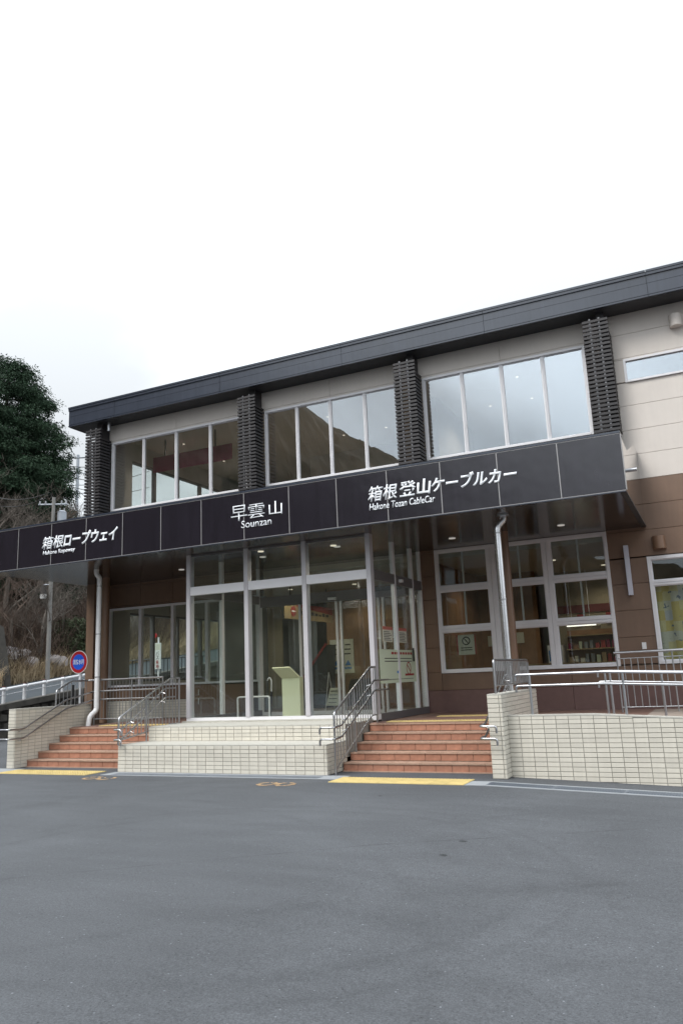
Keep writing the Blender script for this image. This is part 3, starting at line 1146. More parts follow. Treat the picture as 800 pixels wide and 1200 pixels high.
# lattice pillars ------------------------------------------------------------
def pillar(x0, x1):
    yfr = 17.40
    cx = (x0 + x1) / 2
    core = MB().box(cx + 0.02, cx + 0.20, yfr + 0.16, YF - 0.01, 6.70, ZR0 - 0.006)
    core.box(cx + 0.06, cx + 0.14, yfr + 0.06, yfr + 0.16, 6.70, 9.38)
    p = core.build('lattice_pillar', 'lattice', bd)
    pitch = 0.0960
    d = YF - 0.04 - yfr
    wd = x1 - x0
    th_ = 0.056
    full = MB()
    full.box(0, wd, 0, 0.055, 0, th_)
    full.box(0, 0.055, 0.055, d, 0, th_)
    full.box(wd - 0.055, wd, 0.055, d, 0, th_)
    fm = full.mesh('slat')
    fm.materials.append(MAT['lattice'])
    fix_normals(fm)
    fr = MB().box(0.0, wd, 0, 0.055, 0, th_).mesh('slat')
    fr.materials.append(MAT['lattice'])
    fix_normals(fr)
    rr = random.Random(int(x0 * 100))
    for k in range(28):
        o = bpy.data.objects.new('slat', fm if k < 25 else fr)
        COL.objects.link(o)
        o.parent = p
        o.location = (x0 + rr.uniform(-.003, .003), yfr + rr.uniform(-.003, .003), 6.715 + k * pitch + rr.uniform(-.003, .003))
        o.rotation_euler = (0, rr.uniform(-.004, .004), 0)
    sp_ = MB()  # small pale blocks added to imitate backlight showing through the slat gaps
    for k in range(28):
        for f_ in (0.30, 0.66):
            sp_.box(x0 + wd * f_ - 0.018, x0 + wd * f_ + 0.018, yfr + 0.015, yfr + 0.04, 6.715 + k * pitch + th_, 6.715 + (k + 1) * pitch)
    s_ = sp_.build('backlight_dots', 'backlight_grey', p)
    s_['kind'] = 'stuff'


for a, b in ((-16.70, -16.11), (-11.205, -10.64), (-6.56, -5.985), (-1.915, -1.36)):
    pillar(a, b)
# little drain stub beside the left pillar
MB().tube([(-15.98, 17.62, 9.57), (-15.98, 17.62, 9.30)], 0.06, 10).build('gutter_stub', 'steel_pipe', bd, True)

# canopy with its sign band ----------------------------------------------------
CX0, CX1, PWD = -16.569, -1.114, 1.1054
cn = MB()
cn.box(CX0 + 0.02, CX1 - 0.02, YC + 0.035, YC + 0.30, ZB + 0.02, ZT + 0.01)
cn.prism([(CX0 + 0.02, YC + 0.30, ZB + 0.02), (CX0 + 0.02, YF - 0.005, ZB + 0.02), (CX0 + 0.02, YF - 0.005, 6.28), (CX0 + 0.02, 15.1, 5.60), (CX0 + 0.02, YC + 0.30, 5.60)], (CX1 - CX0 - 0.04, 0, 0))
can = cn.build('canopy', 'soffit_dark', bd)
for k in range(14):
    a, b = CX0 + k * PWD + 0.010, CX0 + (k + 1) * PWD - 0.010
    box('sign_panel', 'signpanel', can, a, b, YC, YC + 0.034, ZB + 0.03, ZT - 0.006)
for k in range(15):
    x = CX0 + k * PWD
    if k == 0:
        x += 0.009
    if k == 14:
        x -= 0.009
    box('joint_trim', 'signtrim', can, x - 0.009, x + 0.009, YC - 0.002, YC + 0.033, ZB + 0.028, ZT - 0.005)
box('top_trim', 'signtrim', can, CX0, CX1, YC - 0.003, YC + 0.033, ZT - 0.004, ZT + 0.012)
box('bottom_trim', 'fascia', can, CX0, CX1, YC - 0.012, YC + 0.034, ZB - 0.004, ZB + 0.014)
box('bottom_trim', 'signtrim', can, CX0, CX1, YC - 0.004, YC + 0.034, ZB + 0.015, ZB + 0.027)
box('cap_flashing', 'fascia', can, CX0 - 0.01, CX1 + 0.01, YC - 0.012, YC + 0.32, ZT + 0.013, ZT + 0.05)
# underside boards
sx = [CX0 + 0.03, -15.3, -13.3, -11.6, -9.9, -8.2, -6.5, -4.9, -3.3, CX1 - 0.10]
for i in range(len(sx) - 1):
    box('soffit_panel', 'canopysoffit', can, sx[i] + 0.003, sx[i + 1] - 0.003, YC + 0.04, YF - 0.004, ZB, ZB + 0.018)
box('edge_beam', 'soffit_dark', can, CX1 - 0.095, CX1, YC + 0.04, YF - 0.004, ZB - 0.006, ZB + 0.03)
# polished side cheek that mirrors the wall
mb = MB()
mb.prism([(CX1 - 0.018, YC + 0.036, ZB + 0.032), (CX1 - 0.018, YF - 0.006, ZB + 0.032), (CX1 - 0.018, YF - 0.006, 6.30), (CX1 - 0.018, 17.3, 6.30),
          (CX1 - 0.018, 15.1, 5.62), (CX1 - 0.018, YC + 0.036, ZT + 0.010)], (0.014, 0, 0))
mb.build('side_cheek', 'mirrorside', can)
MB().tube([(CX1 - 0.01, 14.55, 5.10), (CX1 + 0.17, 14.55, 5.10)], 0.035, 10).build('drain_spout', 'steel_pipe', can, True)
for (dx, dy) in ((-12.45, 16.55), (-9.7, 16.1), (-5.07, 16.55), (-2.68, 16.5), (-7.6, 15.9)):
    MB().disc((dx, dy, ZB - 0.012), 0.075, (0, 0, 1), 20, 0.011).build('downlight', 'soffit_light', can)

yl = YC - 0.001
text_part('lettering', '箱根', 'letter', can, -14.650, -13.955, 5.005, 5.318, yl, 0.16, bold=0.012)
text_part('lettering', 'ロープウェイ', 'letter', can, -13.955, -12.280, 5.005, 5.330, yl, 0.22, bold=0.03)
text_part('lettering', 'Hakone Ropeway', 'letter', can, -14.610, -13.575, 4.842, 4.972, yl, 0.14, bold=0.012)
text_part('lettering', '早', 'letter', can, -9.150, -8.745, 5.030, 5.372, yl, 0.0, bold=-0.006)
text_part('lettering', '雲', 'letter', can, -8.720, -8.310, 5.045, 5.352, yl, 0.0, bold=-0.006)
text_part('lettering', '山', 'letter', can, -8.205, -7.885, 5.055, 5.350, yl, 0.0, bold=-0.004)
text_part('lettering', 'Sounzan', 'letter', can, -8.890, -8.150, 4.862, 5.020, yl, 0.0, bold=-0.004)
text_part('lettering', '箱根', 'letter', can, -5.930, -5.300, 5.035, 5.345, yl, 0.16, bold=0.012)
text_part('lettering', '登山', 'letter', can, -5.255, -4.600, 5.040, 5.352, yl, 0.12, bold=0.022)
text_part('lettering', 'ケーブルカー', 'letter', can, -4.600, -2.950, 5.052, 5.345, yl, 0.20, bold=0.03)
text_part('lettering', 'Hakone Tozan CableCar', 'letter', can, -5.905, -4.540, 4.862, 5.000, yl, 0.14, bold=0.008)

# round canopy columns and downpipes -------------------------------------------
for x in (-14.94, -3.91):
    MB().tube([(x, 16.5, ZP - 0.02), (x, 16.5, ZB + 0.002)], 0.098, 24).build('canopy_column', 'columnbrown', bd, True)
box('corner_post', 'brown', bd, -16.33, -16.05, 17.25, YF - 0.002, ZP - 0.7, ZB - 0.004)
p = MB().tube(rpath([(-3.44, 14.62, ZB - 0.002), (-3.44, 14.62, 4.50), (-3.56, 14.55, 4.36), (-3.56, 14.55, 1.24)], 0.09, 5), 0.070, 24).build('downpipe', 'pipe_bright', bd, True)
MB().tube([(-3.44, 14.62, ZB - 0.003), (-3.44, 14.62, ZB - 0.03)], 0.115, 20).build('flange', 'steel_pipe', p, True)
for z in (4.22, 2.95, 1.75):
    MB().tube([(-3.56, 14.55, z), (-3.56, 14.55, z + 0.03)], 0.074, 24).build('pipe_band', 'steel', p, True)
MB().tube([(-3.56, 14.55, ZP - 0.01), (-3.56, 14.55, 1.25)], 0.076, 24).build('pipe_base', 'pipe_bright', p, True)
p = MB().tube(rpath([(-14.02, 15.12, ZB - 0.002), (-14.02, 15.12, 4.48), (-13.95, 15.16, 4.38), (-13.95, 15.16, 1.12), (-14.00, 14.98, 0.97), (-14.00, 14.94, 0.72)], 0.07, 5), 0.062, 16).build('downpipe', 'pipe_white', bd, True)
for z in (4.15, 2.95, 1.9):
    MB().tube([(-13.95, 15.16, z), (-13.95, 15.16, z + 0.025)], 0.066, 16).build('pipe_band', 'steel', p, True)

# wall fittings
l_ = MB().box(-1.625, -1.530, YF - 0.115, YF - 0.035, 3.135, 4.215).build('wall_light', 'lamp_housing', bd)
MB().box(-1.60, -1.555, YF - 0.035, YF + 0.002, 3.3, 4.05).build('bracket', 'alu_dark', l_)


def hood(x, z, m):
    mb = MB()
    n = 14
    pts = []
    for k in range(n + 1):
        a = math.pi * k / n
        pts.append((x - 0.135 * math.cos(a), YF - 0.20 * math.sin(a) ** 0.7, z))
    mb.prism(pts, (0, 0, 0.27))
    o = mb.build('vent_hood', m, bd, True)
    return o


hood(-0.90, 4.075, 'columnbrown')
hood(0.02, 8.98, 'cream')
box('socket_cover', 'white', bd, -1.485, -1.400, YF - 0.03, YF + 0.001, 1.985, 2.125)

# glass vestibule ----------------------------------------------------------------
VX = (-10.934, -9.363, -7.891, -6.372)
vs = MB().box(VX[0] - 0.05, VX[3] + 0.05, YV - 0.06, YV + 0.12, 0.80, 0.905).build('vestibule', 'alu', bd)
for x in VX:
    MB().box(x - 0.05, x + 0.05, YV - 0.075, YV + 0.09, 0.906, ZB - 0.003).build('post', 'alu_post', vs)
for i in range(3):
    a, b = VX[i] + 0.051, VX[i + 1] - 0.051
    MB().box(a, b, YV - 0.055, YV + 0.08, 3.651, 3.843).build('transom', 'alu', vs)
    MB().box(a, b, YV - 0.02, YV + 0.05, ZB - 0.04, ZB - 0.004).build('head', 'alu_dark', vs)
    MB().box(a, b, YV + 0.0, YV + 0.012, 0.906, 3.650).build('pane', 'glass_low', vs)
    MB().box(a, b, YV + 0.0, YV + 0.012, 3.844, ZB - 0.041).build('pane', 'glass_low', vs)
for x, sgn in ((VX[3], 1), (VX[0], -1)):
    ys = (YV + 0.10, 16.15, 17.28, 17.90)
    xa, xb = x - 0.045, x + 0.045
    MB().box(xa, xb, YV + 0.125, 17.90, ZP + 0.004, 0.91).build('sill', 'alu_dark', vs)
    for k, yy in enumerate(ys[1:]):
        MB().box(xa, xb, yy - 0.045, yy + (0.045 if k < 2 else -0.001), 0.911, ZB - 0.004).build('mullion', 'alu', vs)
    prev = ys[0]
    for k, yy in enumerate(ys[1:]):
        a, b = prev, yy - 0.046
        MB().box(xa + 0.005, xb + 0.005 * sgn, a, b, 3.640, 3.850).build('transom', 'alu_dark', vs)
        MB().box(x - 0.006, x + 0.006, a, b, 3.851, ZB - 0.004).build('pane', 'glass_low', vs)
        MB().box(x - 0.006, x + 0.006, a, b, 0.912, 3.639).build('pane', 'glass_low', vs)
        prev = yy + 0.046
    if sgn > 0:
        MB().box(x + 0.052, x + 0.12, 16.35, 16.47, 3.70, 3.76).build('door_sensor', 'white', vs)
        MB().box(x + 0.05, x + 0.075, 16.98, 17.02, 1.95, 2.25).build('door_handle', 'black', vs)
MB().box(VX[0] + 0.05, VX[3] - 0.05, YV + 0.14, YF + 0.2, ZP - 0.2, ZP + 0.012).build('vestibule_floor', 'floor_mat', vs)
# inner sliding doors on the facade line
inn = MB().box(VX[0], VX[3], YF - 0.03, YF + 0.12, 3.56, 3.82).build('inner_header', 'alu_dark', vs)
for x in (-10.9, -9.72, -9.60, -8.66, -8.54, -7.5, -7.38, -6.45):
    MB().box(x - 0.03, x + 0.03, YF - 0.01, YF + 0.05, ZP, 3.56).build('door_stile', 'alu', vs)
for a, b in ((-10.87, -9.75), (-9.57, -8.69), (-8.51, -7.53), (-7.35, -6.48)):
    MB().box(a, b, YF + 0.012, YF + 0.020, ZP + 0.10, 3.559).build('pane', 'glass_low', vs)
    MB().box(a, b, YF, YF + 0.04, ZP + 0.011, ZP + 0.099).build('door_rail', 'alu', vs)
MB().box(-8.85, -8.62, YF - 0.09, YF - 0.031, 3.60, 3.66).build('door_sensor', 'white', vs)
for a, b in ((VX[0] + 0.05, VX[3] - 0.05),):
    MB().box(a, b, YF + 0.01, YF + 0.022, 3.821, 4.39).build('pane', 'glass_low', vs)


# lit ceiling lamps inside (each a lamp with its own light)
def lamp(name, label, x, y, z, power, rad=0.07, col=(1.0, 0.88, 0.72), group=None):
    t_ = MB().disc((x, y, z - 0.012), rad, (0, 0, 1), 16, 0.010).build(name, 'downlight', None)
    tag(t_, label, 'light', group)
    if power:
        ld = bpy.data.lights.new('lamp_glow', 'SPOT')
        ld.energy = power
        ld.color = col
        ld.spot_size = R(140)
        ld.spot_blend = 0.6
        ld.shadow_soft_size = rad
        lo = bpy.data.objects.new('lamp_glow', ld)
        COL.objects.link(lo)
        lo.parent = t_
        lo.location = (x, y, z - 0.03)


g_ = 'lit downlights in the upper ceiling'
for x, y in ((-14.89, 19.9), (-14.95, 22.3)):
    lamp('ceiling_lamp', ('nearer' if y < 21 else 'farther') + ' small lit downlight seen through the leftmost upper window', x, y, 9.298, 44, rad=0.036, group=g_)
for x, y in ((-9.7, 20.0), (-10.07, 21.9), (-8.6, 21.9)):
    lamp('ceiling_lamp', ('nearest' if y < 21 else 'rear left' if x < -9 else 'rear right') + ' small lit downlight seen through the middle upper window', x, y, 9.298, 44, rad=0.036, group=g_)
for x, y in ((-3.97, 19.8), (-3.98, 21.7), (-5.2, 21.7)):
    lamp('ceiling_lamp', ('nearest' if y < 21 else 'rear left' if x < -5 else 'rear right') + ' small lit downlight seen through the right upper window', x, y, 9.298, 44, rad=0.036, group=g_)
for x, y, w_ in ((-10.4, 19.4, 'front left'), (-8.2, 19.4, 'front right'), (-11.8, 21.2, 'rear left'), (-9.7, 21.4, 'rear right')):
    lamp('ceiling_lamp', w_ + ' lit downlight in the entrance hall ceiling behind the glass doors', x, y, 4.398, 42, group='lit downlights in the hall ceiling')
for x, y in ((-9.3, 15.35), (-7.6, 15.7)):
    lamp('ceiling_lamp', ('left' if x < -9 else 'right') + ' lit downlight in the glass vestibule ceiling near the information stand', x, y, ZB - 0.002, 70, group='lit downlights in the vestibule')
for x, y in ((-14.2, 20.5), (-13.9, 22.5)):
    lamp('ceiling_lamp', ('nearer' if y < 21 else 'farther') + ' lit downlight in the room behind the left ground floor window', x, y, 4.398, 25, group='lit downlights in the left room')
for x, y, w_ in ((-5.2, 20.4, 'leftmost'), (-3.6, 20.4, 'middle'), (-2.2, 20.6, 'rightmost'), (-2.6, 22.4, 'rearmost')):
    lamp('ceiling_lamp', w_ + ' lit downlight in the shop behind the large grid window', x, y, 4.398, 30, group='lit downlights in the shop')
tl = thing('tube_lamp', 'long lit fluorescent tube lamp hanging at the back of the shop', 'light')
box('tube', 'tube_light', tl, -3.85, -3.05, 22.95, 23.0, 2.80, 2.83)
for x in (-3.7, -3.2):
    box('hanger', 'alu', tl, x - 0.008, x + 0.008, 22.97, 22.98, 2.83, 4.40)


# ==================================================================== THINGS INSIDE THE BUILDING
t = thing('hanging_banner', 'dark maroon banner hanging from the ceiling behind the left upper window', 'banner')
box('panel', 'maroon', t, -15.56, -12.60, 19.2, 19.25, 8.27, 8.76)
for x in (-15.1, -13.2):
    box('hanger', 'black', t, x - 0.02, x + 0.02, 19.21, 19.24, 8.76, 9.30)

t = thing('information_stand', 'pale yellow-green information stand with tilted top behind the entrance glass', 'stand')
box('pedestal', 'stand', t, -9.31, -8.84, 16.2, 16.36, ZP + 0.012, 1.71)
mb = MB()
mb.prism([(-9.32, 16.18, 1.70), (-8.83, 16.18, 1.70), (-8.96, 15.95, 1.93), (-9.42, 15.95, 1.93)], (0.0, 0.02, 0.02))
mb.build('top_board', 'stand', t)

t = thing('hall_sign', 'hanging wooden direction sign with red top bar and red disc inside the hall', 'sign')
XS_ = -10.9
box('board', 'wood_pale', t, XS_ - 0.04, XS_, 19.2, 22.25, 3.35, 3.79)
mb = MB()
mb.prism([(XS_ + 0.002, 19.9, 3.72), (XS_ + 0.002, 22.25, 3.58), (XS_ + 0.002, 22.25, 3.80), (XS_ + 0.002, 19.9, 3.80)], (0.004, 0, 0))
mb.build('top_bar', 'ink_red', t)
MB().disc((XS_ + 0.001, 19.72, 3.57), 0.15, (1, 0, 0), 24, 0.006).build('disc', 'ink_red', t)
box('disc_bar', 'white', t, XS_ + 0.008, XS_ + 0.012, 19.60, 19.84, 3.55, 3.59)
for k in range(8):
    box('dark_mark', 'ink', t, XS_ + 0.001, XS_ + 0.005, 20.1 + k * 0.24, 20.28 + k * 0.24, 3.50, 3.60 - 0.02 * (k % 3))
for y in (19.6, 21.9):
    box('hanger', 'black', t, XS_ - 0.03, XS_ - 0.01, y - 0.012, y + 0.012, 3.79, 4.40)

t = thing('escalator', 'dark escalator side with thin red handrail inside the hall', 'escalator')
mb = MB()
mb.prism([(-12.4, 21.7, ZP + 0.012), (-10.95, 21.7, ZP + 0.012), (-10.85, 21.7, 2.66), (-11.0, 21.7, 2.52)], (0, 0.6, 0))
mb.build('side_panel', 'black', t)
MB().tube([(-12.4, 21.68, ZP + 0.1), (-10.87, 21.68, 2.68)], 0.04, 8).build('handrail', 'ink_red', t)

t = thing('standing_notice', 'white easel notice standing on the hall floor behind the glass doors', 'notice')
mb = MB()
mb.prism([(-10.05, 19.9, ZP + 0.14), (-9.68, 19.9, ZP + 0.14), (-9.64, 20.1, ZP + 0.62), (-10.0, 20.1, ZP + 0.62)], (0, 0.02, 0))
mb.build('board', 'paper', t)
for x in (-10.05, -9.66):
    MB().tube([(x, 19.86, ZP + 0.012), (x, 20.14, ZP + 1.05)], 0.012, 6).build('leg', 'alu', t)
    MB().tube([(x, 20.45, ZP + 0.012), (x, 20.16, ZP + 1.0)], 0.012, 6).build('leg', 'alu', t)
for k in range(4):
    box('text_line', 'ink', t, -9.98, -9.74, 19.93 + k * 0.04, 19.935 + k * 0.04, ZP + 0.22 + k * 0.10, ZP + 0.24 + k * 0.10)

t = thing('hall_bench', 'black rounded bench seat in the hall behind the stair railing', 'bench')
mb = MB()
mb.prism([(-9.66, 20.5, ZP + 0.1)] + [(-9.66 + 0.15 * (1 - math.cos(a * math.pi / 12)), 20.5, ZP + 0.1 + 0.74 * math.sin(a * math.pi / 12)) for a in range(1, 7)] +
         [(-8.9, 20.5, ZP + 0.84), (-8.9, 20.5, ZP + 0.1)], (0, 0.5, 0))
mb.build('back_cushion', 'black', t, True)
for x in (-9.55, -9.0):
    box('leg', 'steel', t, x - 0.02, x + 0.02, 20.6, 20.64, ZP + 0.012, ZP + 0.1)

t = thing('hall_poster', 'yellow timetable poster with blue arrows on the hall wall', 'poster')
box('sheet', 'paper', t, -11.08, -10.27, 22.36, 22.385, 1.78, 2.82)
for k, x in enumerate((-10.87, -10.47)):
    MB().prism([(x - 0.1, 22.354, 2.02), (x + 0.1, 22.354, 2.02), (x, 22.354, 2.18)], (0, 0.004, 0)).build('arrow', 'ink_blue', t)
    box('blue_bar', 'ink_blue', t, x - 0.12, x + 0.12, 22.354, 22.358, 1.90, 1.97)
    for j in range(3):
        box('text_line', 'ink', t, x - 0.12 + 0.02 * j, x + 0.1, 22.354, 22.358, 2.35 + j * 0.14, 2.39 + j * 0.14)

# barrier rail inside the vestibule, umbrella beside it
t = thing('vestibule_barrier', 'low white metal barrier frame inside the entrance vestibule', 'barrier')
MB().tube(rpath([(-10.6, 16.3, ZP + 0.012), (-10.6, 16.3, 1.29), (-9.72, 16.3, 1.29), (-9.72, 16.3, ZP + 0.012)], 0.05), 0.022, 8).build('frame', 'white', t, True)
MB().tube([(-10.2, 16.3, ZP + 0.012), (-10.2, 16.3, 1.275)], 0.014, 8).build('upright', 'white', t, True)
t = thing('umbrella', 'folded dark umbrella with a pale crook handle leaning in the vestibule', 'umbrella')
MB().tube([(-9.77, 16.42, ZP + 0.02), (-9.73, 16.42, 1.40)], 0.012, 8, 0.035).build('folded_cloth', 'black', t, True)
MB().tube(rpath([(-9.73, 16.42, 1.38), (-9.72, 16.42, 1.66), (-9.78, 16.42, 1.74), (-9.83, 16.42, 1.66)], 0.05), 0.014, 8).build('crook', 'white', t, True)


# posters on the vestibule side door (plane X = const, seen from the right)
def side_poster(name, label, y0, y1, z0, z1, m='paper', x=-6.350):
    t_ = thing(name, label, 'poster')
    box('sheet', m, t_, x, x + 0.004, y0, y1, z0, z1)
    return t_


t = side_poster('door_notice', 'left small notice sheet with red heading on the side glass', 15.32, 15.86, 2.36, 2.68)
box('heading', 'notice_red', t, -6.3455, -6.343, 15.32, 15.86, 2.615, 2.68)
for k in range(6):
    box('text_line', 'ink', t, -6.3455, -6.343, 15.38, 15.80 - (k % 3) * 0.06, 2.39 + k * 0.035, 2.402 + k * 0.035)
t = side_poster('door_notice', 'right small notice sheet with red heading on the side glass', 16.24, 16.72, 2.36, 2.68)
box('heading', 'notice_red', t, -6.3455, -6.343, 16.24, 16.72, 2.615, 2.68)
for k in range(6):
    box('text_line', 'ink', t, -6.3455, -6.343, 16.28, 16.66 - (k % 2) * 0.07, 2.39 + k * 0.035, 2.402 + k * 0.035)
t = side_poster('door_poster', 'pale green poster with red headline and prohibition ring on the side glass', 15.10, 17.20, 1.50, 2.20, 'paper_green')
xx = (-6.3455, -6.343)
for k in range(8):
    box('headline_mark', 'ink_red', t, *xx, 15.75 + k * 0.16, 15.87 + k * 0.16, 2.10, 2.15)
for k in range(2):
    box('text_line', 'ink', t, *xx, 15.35, 16.95, 2.005 - k * 0.06, 2.022 - k * 0.06)
MB().ring((-6.3455, 16.74, 1.80), 0.115, 0.140, (1, 0, 0), 24, 0.002).build('prohibition_ring', 'ink_red', t)
MB().prism([(-6.3445, 16.65, 1.86), (-6.3445, 16.67, 1.88), (-6.3445, 16.84, 1.74), (-6.3445, 16.82, 1.72)], (0.002, 0, 0)).build('prohibition_bar', 'ink_red', t)
box('blue_patch', 'ink_blue', t, *xx, 16.02, 16.18, 1.70, 1.75)
box('red_patch', 'ink_red', t, *xx, 16.50, 17.05, 1.64, 1.685)
box('text_line', 'ink', t, *xx, 15.4, 17.0, 1.57, 1.58)

# no-smoking sheet behind the lower left light of the grid window
t = thing('window_notice', 'white no-smoking sheet with red side bars behind the grid window', 'notice')
ny = YF + 0.13
box('sheet', 'paper', t, -5.60, -5.13, ny, ny + 0.006, 2.06, 2.52)
box('side_bar', 'ink_red', t, -5.60, -5.565, ny - 0.003, ny, 2.06, 2.52)
box('side_bar', 'ink_red', t, -5.165, -5.13, ny - 0.003, ny, 2.06, 2.52)
MB().ring((-5.365, ny, 2.38), 0.075, 0.10, (0, -1, 0), 24, 0.003).build('prohibition_ring', 'ink', t)
MB().prism([(-5.43, ny - 0.003, 2.44), (-5.415, ny - 0.003, 2.455), (-5.30, ny - 0.003, 2.32), (-5.315, ny - 0.003, 2.305)], (0, 0.002, 0)).build('prohibition_bar', 'ink', t)
for k in range(2):
    box('text_line', 'ink', t, -5.50, -5.23, ny - 0.003, ny, 2.16 + k * 0.05, 2.18 + k * 0.05)

# shop fittings seen dimly through the grid window
t = thing('shop_shelf', 'tall display shelf with small goods at the back of the shop', 'shelf')
box('back_panel', 'wood', t, -3.9, -2.2, 23.2, 23.3, ZP + 0.01, 2.7)
for k in range(5):
    box('shelf_board', 'wood_pale', t, -3.9, -2.2, 22.8, 23.2, 1.0 + k * 0.38, 1.03 + k * 0.38)
rr = random.Random(3)
for k in range(4):
    for i in range(11):
        x = -3.84 + i * 0.147
        box('goods_box', rr.choice(['paper', 'maroon', 'greywall', 'paper_green', 'wood_pale', 'wood', 'ink_red']), t, x, x + rr.uniform(.07, .13), 22.85, 23.0 + rr.uniform(0, .1), 1.031 + k * 0.38, 1.031 + k * 0.38 + rr.uniform(.07, .26))
t = thing('drinks_cabinet', 'white drinks cabinet standing at the back of the shop', 'cabinet')
box('body', 'white', t, -4.40, -3.98, 22.7, 23.3, ZP + 0.01, 2.3)
for k in range(3):
    box('shelf_panel', 'ink_blue', t, -4.37, -4.01, 22.69, 22.70, 1.1 + k * 0.38, 1.4 + k * 0.38)
t = thing('counter', 'wooden shop counter behind the middle of the grid window', 'counter')
box('top', 'wood_pale', t, -5.2, -3.4, 20.9, 21.5, 1.75, 1.80)
box('front', 'wood', t, -5.15, -3.45, 20.95, 21.45, ZP + 0.01, 1.75)
for k, (x, z, m_) in enumerate(((-3.6, 3.2, 'ink_red'), (-3.2, 3.15, 'paper'), (-2.8, 3.22, 'ink_red'), (-6.0, 2.7, 'paper'), (-5.2, 2.75, 'paper'))):
    wy = 23.36 if x > -4.4 else 22.38
    p_ = box('wall_picture', m_, None, x, x + 0.24, wy - 0.02, wy, z - 0.35, z - 0.05)
    tag(p_, ['small red picture left of the others on the shop back wall', 'small pale picture between two red ones in the shop',
             'small red picture right of the pale one in the shop', 'pale sheet on the left shop wall boards', 'pale sheet right of another on shop wall boards'][k], 'picture')

# patchwork curtain behind the right ground floor window
def curtain_mat():
    m = bpy.data.materials.new('curtain')
    m.use_nodes = True
    t_ = m.node_tree
    b = t_.nodes['Principled BSDF']
    b.inputs['Roughness'].default_value = 0.9
    tcn = t_.nodes.new('ShaderNodeTexCoord')
    mp_ = t_.nodes.new('ShaderNodeMapping')
    mp_.inputs['Scale'].default_value = (6.5, 0.0, 4.6)
    v = t_.nodes.new('ShaderNodeTexVoronoi')
    v.distance = 'CHEBYCHEV'
    v.inputs['Scale'].default_value = 1.0
    v.inputs['Randomness'].default_value = 0.35
    r_ = t_.nodes.new('ShaderNodeValToRGB')
    r_.color_ramp.interpolation = 'CONSTANT'
    cols = [(0.0, (0.62, 0.50, 0.20)), (0.28, (0.60, 0.58, 0.50)), (0.5, (0.66, 0.58, 0.34)), (0.72, (0.52, 0.53, 0.55)), (0.93, (0.16, 0.19, 0.28))]
    r_.color_ramp.elements[0].color = (*cols[0][1], 1)
    r_.color_ramp.elements[1].position = cols[1][0]
    r_.color_ramp.elements[1].color = (*cols[1][1], 1)
    for p_, c_ in cols[2:]:
        e = r_.color_ramp.elements.new(p_)
        e.color = (*c_, 1)
    s_ = t_.nodes.new('ShaderNodeSeparateColor')
    n = t_.nodes.new('ShaderNodeTexNoise')
    n.inputs['Scale'].default_value = 9
    n.inputs['Detail'].default_value = 2
    gt = t_.nodes.new('ShaderNodeMath')
    gt.operation = 'GREATER_THAN'
    gt.inputs[1].default_value = 0.66
    mx_ = t_.nodes.new('ShaderNodeMixRGB')
    mx_.inputs['Color2'].default_value = (0.20, 0.22, 0.28, 1)
    t_.links.new(tcn.outputs['Object'], mp_.inputs['Vector'])
    t_.links.new(mp_.outputs['Vector'], v.inputs['Vector'])
    t_.links.new(v.outputs['Color'], s_.inputs[0])
    t_.links.new(s_.outputs[0], r_.inputs[0])
    t_.links.new(tcn.outputs['Object'], n.inputs['Vector'])
    t_.links.new(n.outputs['Fac'], gt.inputs[0])
    t_.links.new(gt.outputs[0], mx_.inputs['Fac'])
    t_.links.new(r_.outputs[0], mx_.inputs['Color1'])
    t_.links.new(mx_.outputs[0], b.inputs['Base Color'])
    MAT['curtain'] = m


curtain_mat()
mb = MB()
N = 90
for i in range(N):
    xa, xb = RW[0] + 0.02 + i * 2.7 / N, RW[0] + 0.02 + (i + 1) * 2.7 / N
    ya, yb = [YF + 0.22 + 0.03 * math.sin(x * 19) for x in (xa, xb)]
    mb.prism([(xa, ya, 1.5), (xb, yb, 1.5), (xb, yb, 3.36), (xa, ya, 3.36)], (0, 0.004, 0))
cu = mb.build('curtain', 'curtain')
tag(cu, 'patchwork curtain in yellow grey and blue behind the right ground floor window', 'curtain')


# ==================================================================== RAILINGS
def tubepart(name, pts, r, parent, m='steel', n=10, rad=0.06):
    return MB().tube(rpath(pts, rad), r, n).build(name, m, parent, True)


def lerp(a, b, t_):
    return a + (b - a) * t_


